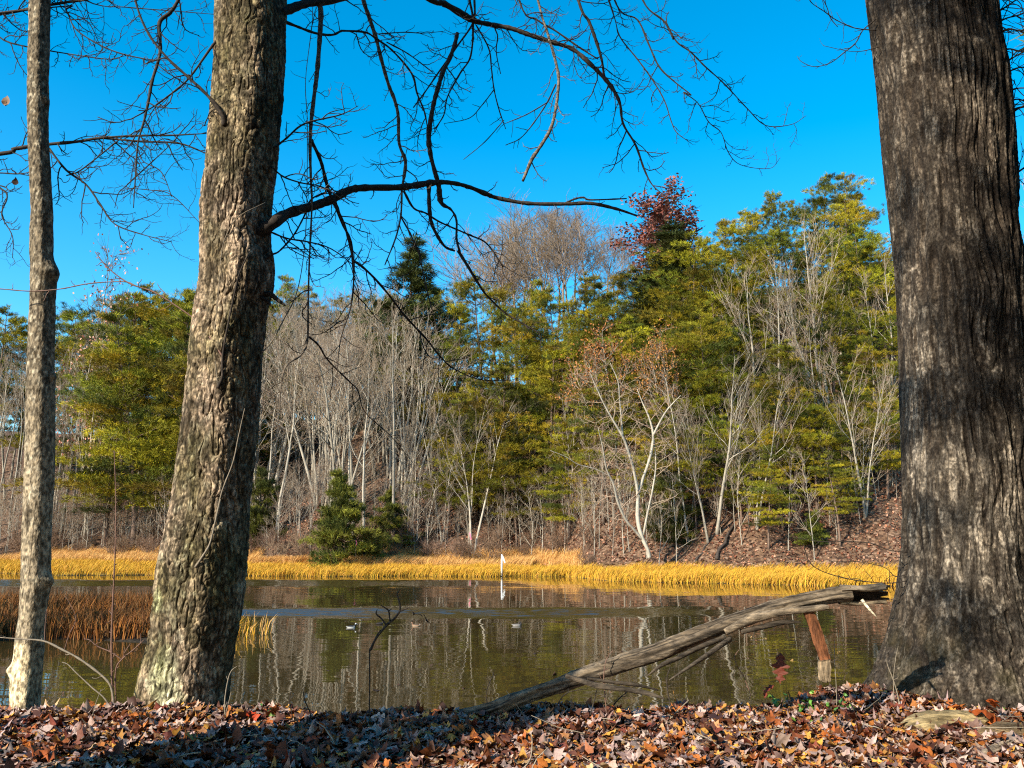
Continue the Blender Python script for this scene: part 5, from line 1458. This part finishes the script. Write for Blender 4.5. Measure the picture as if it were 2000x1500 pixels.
# ---------------------------------------------------------------- ducks
def duck(px, py, L, yaw, kind, label):
    p = at(px, py, 34); t = (0 - CAM_Z) / ray(px, py)[2]; p = np.array([0, 0, CAM_Z]) + ray(px, py) * t
    #  x, z, half width, half height
    prof = [(-.56, .17, .012, .010), (-.50, .15, .05, .022), (-.40, .10, .12, .08), (-.25, .07, .185, .13), (-.05, .06, .215, .16), (.12, .06, .205, .16), (.25, .07, .16, .145), (.325, .12, .105, .115)]
    if kind == 'sleep':
        prof += [(.345, .20, .075, .075), (.33, .28, .075, .07), (.27, .335, .08, .065), (.19, .33, .06, .05), (.12, .30, .03, .02), (.06, .28, .018, .010)]
    else:
        prof += [(.355, .20, .070, .075), (.365, .28, .068, .072), (.40, .345, .078, .080), (.455, .365, .075, .078), (.51, .345, .045, .048), (.54, .33, .032, .02), (.60, .318, .032, .012), (.645, .312, .018, .007)]
    A = np.array(prof) * (L / 1.2)
    S = []
    for i in range(len(A) - 1):
        for q in (0, .33, .66): S.append(A[i] * (1 - q) + A[i + 1] * q)
    S.append(A[-1]); S = np.array(S)
    k = 14
    tg = norm(np.gradient(S[:, :2], axis=0)); nz = np.stack([-tg[:, 1], tg[:, 0]], 1)
    th = np.arange(k) * 2 * math.pi / k
    V = np.zeros((len(S), k, 3))
    V[..., 0] = S[:, None, 0] + nz[:, None, 0] * S[:, None, 3] * np.sin(th)[None]
    V[..., 2] = S[:, None, 1] + nz[:, None, 1] * S[:, None, 3] * np.sin(th)[None]
    V[..., 1] = S[:, None, 2] * np.cos(th)[None]
    idx = np.repeat(np.linspace(0, 1, len(S)), k).reshape(len(S), k)
    ups = np.sin(th)[None] * np.ones((len(S), 1))
    col = np.zeros((len(S), k, 3))
    xs_ = V[..., 0] / (L / 1.2); zs = V[..., 2] / (L / 1.2)
    u = np.repeat(np.arange(len(S))[:, None] / 3.0, k, 1)     # profile index
    if kind == 'drake':
        col[:] = (.55, .54, .50)
        col[(ups > .15) & (u < 6.5)] = (.015, .015, .018)
        col[u < 1.5] = (.10, .10, .10)
        col[u > 6.8] = (.012, .014, .016)
        col[(u > 10.2) & (u < 11.6) & (ups > -.6)] = (.80, .78, .74)
        col[u > 12.6] = (.22, .24, .26)
    elif kind == 'brown':
        col[:] = (.22, .13, .07)
        col[(ups < -.05) & (u > 2) & (u < 6.5)] = (.55, .45, .34)
        col[(ups > .5) & (u < 6)] = (.10, .065, .04)
        col[u < 1.6] = (.62, .55, .46)
        col[u > 7] = (.17, .085, .045)
        col[(u > 10) & (u < 11.3) & (np.abs(ups) < .4)] = (.45, .36, .28)
        col[u > 12.4] = (.10, .09, .08)
    elif kind == 'dark':
        col[:] = (.035, .026, .022)
        col[u > 12.4] = (.08, .07, .06)
    else:
        col[:] = (.22, .20, .175)
        col[(ups > .5) & (u < 6.5)] = (.07, .06, .055)
        col[(ups < -.1) & (u > 2) & (u < 6)] = (.45, .42, .38)
        col[u > 6.6] = (.035, .030, .030)
    i = np.arange(len(S) - 1)[:, None] * k; j = np.arange(k)[None]; j2 = (j + 1) % k
    T = np.vstack([np.stack([(i + j).ravel(), (i + j2).ravel(), (i + k + j2).ravel()], 1), np.stack([(i + j).ravel(), (i + k + j2).ravel(), (i + k + j).ravel()], 1)])
    mb = MB(); mb.add(V.reshape(-1, 3), T, col.reshape(-1, 3))
    o = mb.build('duck', M_paint)
    o.location = (p[0], p[1], 0.0); o.rotation_euler = (0, 0, yaw)
    tag(o, label, 'duck', 'ducks on the pond')
duck(686, 1226, .46, .15, 'drake', 'black and white drake with pale cheek, leftmost duck on the pond')
duck(742, 1219.5, .40, .5, 'dark', 'dark brown duck behind the forks of the dark sprout')
duck(812, 1223, .42, math.pi - .2, 'brown', 'small brown and buff duck swimming right of the dark sprout')
duck(1010, 1222.5, .50, .1, 'sleep', 'resting grey duck with head tucked back, alone right of the others')

# ---------------------------------------------------------------- leaves afloat, dead logs on the far slope
for k, (px, py) in enumerate(((668, 1249), (842, 1300), (860, 1298), (868, 1316), (780, 1338), (735, 1350), (1083, 1320), (1047, 1277), (1465, 1246), (1495, 1248), (1510, 1262), (1640, 1275), (1545, 1290), (905, 1345), (628, 1305), (640, 1310), (1215, 1274), (1318, 1246))):
    t = -CAM_Z / ray(px, py)[2]; p = np.array([0, 0, CAM_Z]) + ray(px, py) * t
    mb = MB(); rng = np.random.default_rng(900 + k)
    leaves_into(mb, rng, 'oval', np.zeros((1, 3)), .16, .12, [lin(60, 42, 28)] if px < 1300 else [lin(180, 140, 80)])
    o = mb.build('floating_leaf', M_litter); o.location = (p[0], p[1], .012)
    tag(o, 'dark dead leaf afloat on the open water left of the broken branch' if px < 1300 else 'pale dead leaf afloat on the water behind the broken branch', 'leaf', 'dark leaves afloat' if px < 1300 else 'pale leaves afloat')
for px0, e0, px1, e1, r, lab, c in ((575, 1, 640, -1.5, .14, 'grey dead log slanting down to the grass left of the low bushy pine', (.32, .27, .22)), (1395, 1.5, 1435, 6, .16, 'dark dead log lying up the leafy slope behind the broken branch', (.07, .055, .045)),
                                    (1355, 1, 1385, 4, .12, 'dark leaning dead log right of the white forked tree', (.07, .055, .045)), (1430, 0, 1500, 1, .10, 'thin dead log along the foot of the leafy slope', (.22, .17, .13)), (900, 0, 965, .5, .09, 'thin fallen stem in the tan grass left of the white post', (.40, .34, .26))):
    a = np.array(at(px0, 1050, hill_y(px0, e0))); b = np.array(at(px1, 1050, hill_y(px1, e1)))
    a[2] = tz(a[0], a[1]) + r * .6; b[2] = tz(b[0], b[1]) + r * .6
    t = np.linspace(0, 1, 8)[:, None]
    P = a * (1 - t) + b * t + np.random.default_rng(3).normal(0, .05, (8, 3))
    mb = MB(); mb.tube(P, np.linspace(r, r * .5, 8), 8, c)
    o = mb.build('dead_log', M_deadwood, None, origin=(a + b) / 2); tag(o, lab, 'log')

# ---------------------------------------------------------------- the white forked tree on the far shore
Yw = 68.5
wb = at(1262, 1082, Yw); wb[2] = tz(wb[0], Yw)
wt = empty('forked_tree', wb)
tag(wt, 'white barked leafless tree forking low over the water, centre of the leafy slope', 'tree')
W = Limbs(wt, wb, lambda a, b: Yw, 12)
Q = lambda p: zoomed(1000, 700, .3, p)
def wtrace(pts, nm, dy=0, tw=(.30, 2.6), m=M_palebark, k=7):
    S = spline(pts, 5); n = len(S)
    P = np.array([at(q[0], q[1], Yw + dy * i / n) for i, q in enumerate(S)])
    R = np.array([q[2] * .40 * mpp(q[0], q[1], Yw) for q in S])
    mb = MB(); mb.tube(P, R, k, (1.05, 1.05, 1.05))
    mb.build(nm, m, wt, origin=wb)
    if tw:
        mt = MB(); rg = np.random.default_rng(len(pts) * 7 + int(pts[0][0]))
        twiglets(mt, rg, P, R, tw[0], tw[1], 3, 3, .02, .08, .0075, .15, (1.35, 1.3, 1.25))
        mt.build('crown', M_twig, wt, origin=wb)
wtrace(Q([(895, 1300, 34), (885, 1250, 30), (845, 1160, 32), (820, 1060, 34), (818, 960, 30), (822, 890, 30)]), 'trunk', tw=None)
wtrace(Q([(820, 910, 26), (812, 830, 24), (790, 720, 22), (745, 570, 20), (718, 505, 20), (650, 390, 15), (600, 300, 11), (540, 170, 7), (505, 90, 4)]), 'limb', -1.5)
wtrace(Q([(722, 510, 15), (712, 400, 13), (700, 260, 11), (690, 150, 9), (640, 30, 5)]), 'limb', 1)
wtrace(Q([(824, 880, 26), (850, 790, 24), (885, 690, 23), (908, 600, 22), (918, 490, 20), (890, 380, 14), (850, 290, 10), (815, 200, 6)]), 'limb', 1.2)
wtrace(Q([(920, 500, 18), (955, 430, 16), (1000, 350, 13), (1050, 290, 9), (1100, 240, 5)]), 'limb', -.8)
wtrace(Q([(850, 1180, 22), (790, 1110, 20), (740, 1050, 20), (690, 940, 19), (660, 820, 18), (615, 720, 13), (590, 580, 9), (560, 450, 5)]), 'limb', -1.5)
wtrace(Q([(855, 1150, 20), (880, 1020, 17), (910, 880, 15), (935, 720, 13), (930, 580, 8), (925, 520, 4)]), 'limb', 1.0)
wtrace(Q([(640, 770, 10), (540, 720, 9), (430, 690, 8), (350, 640, 6), (250, 600, 4)]), 'limb', -1.5, (.6, 1.8))
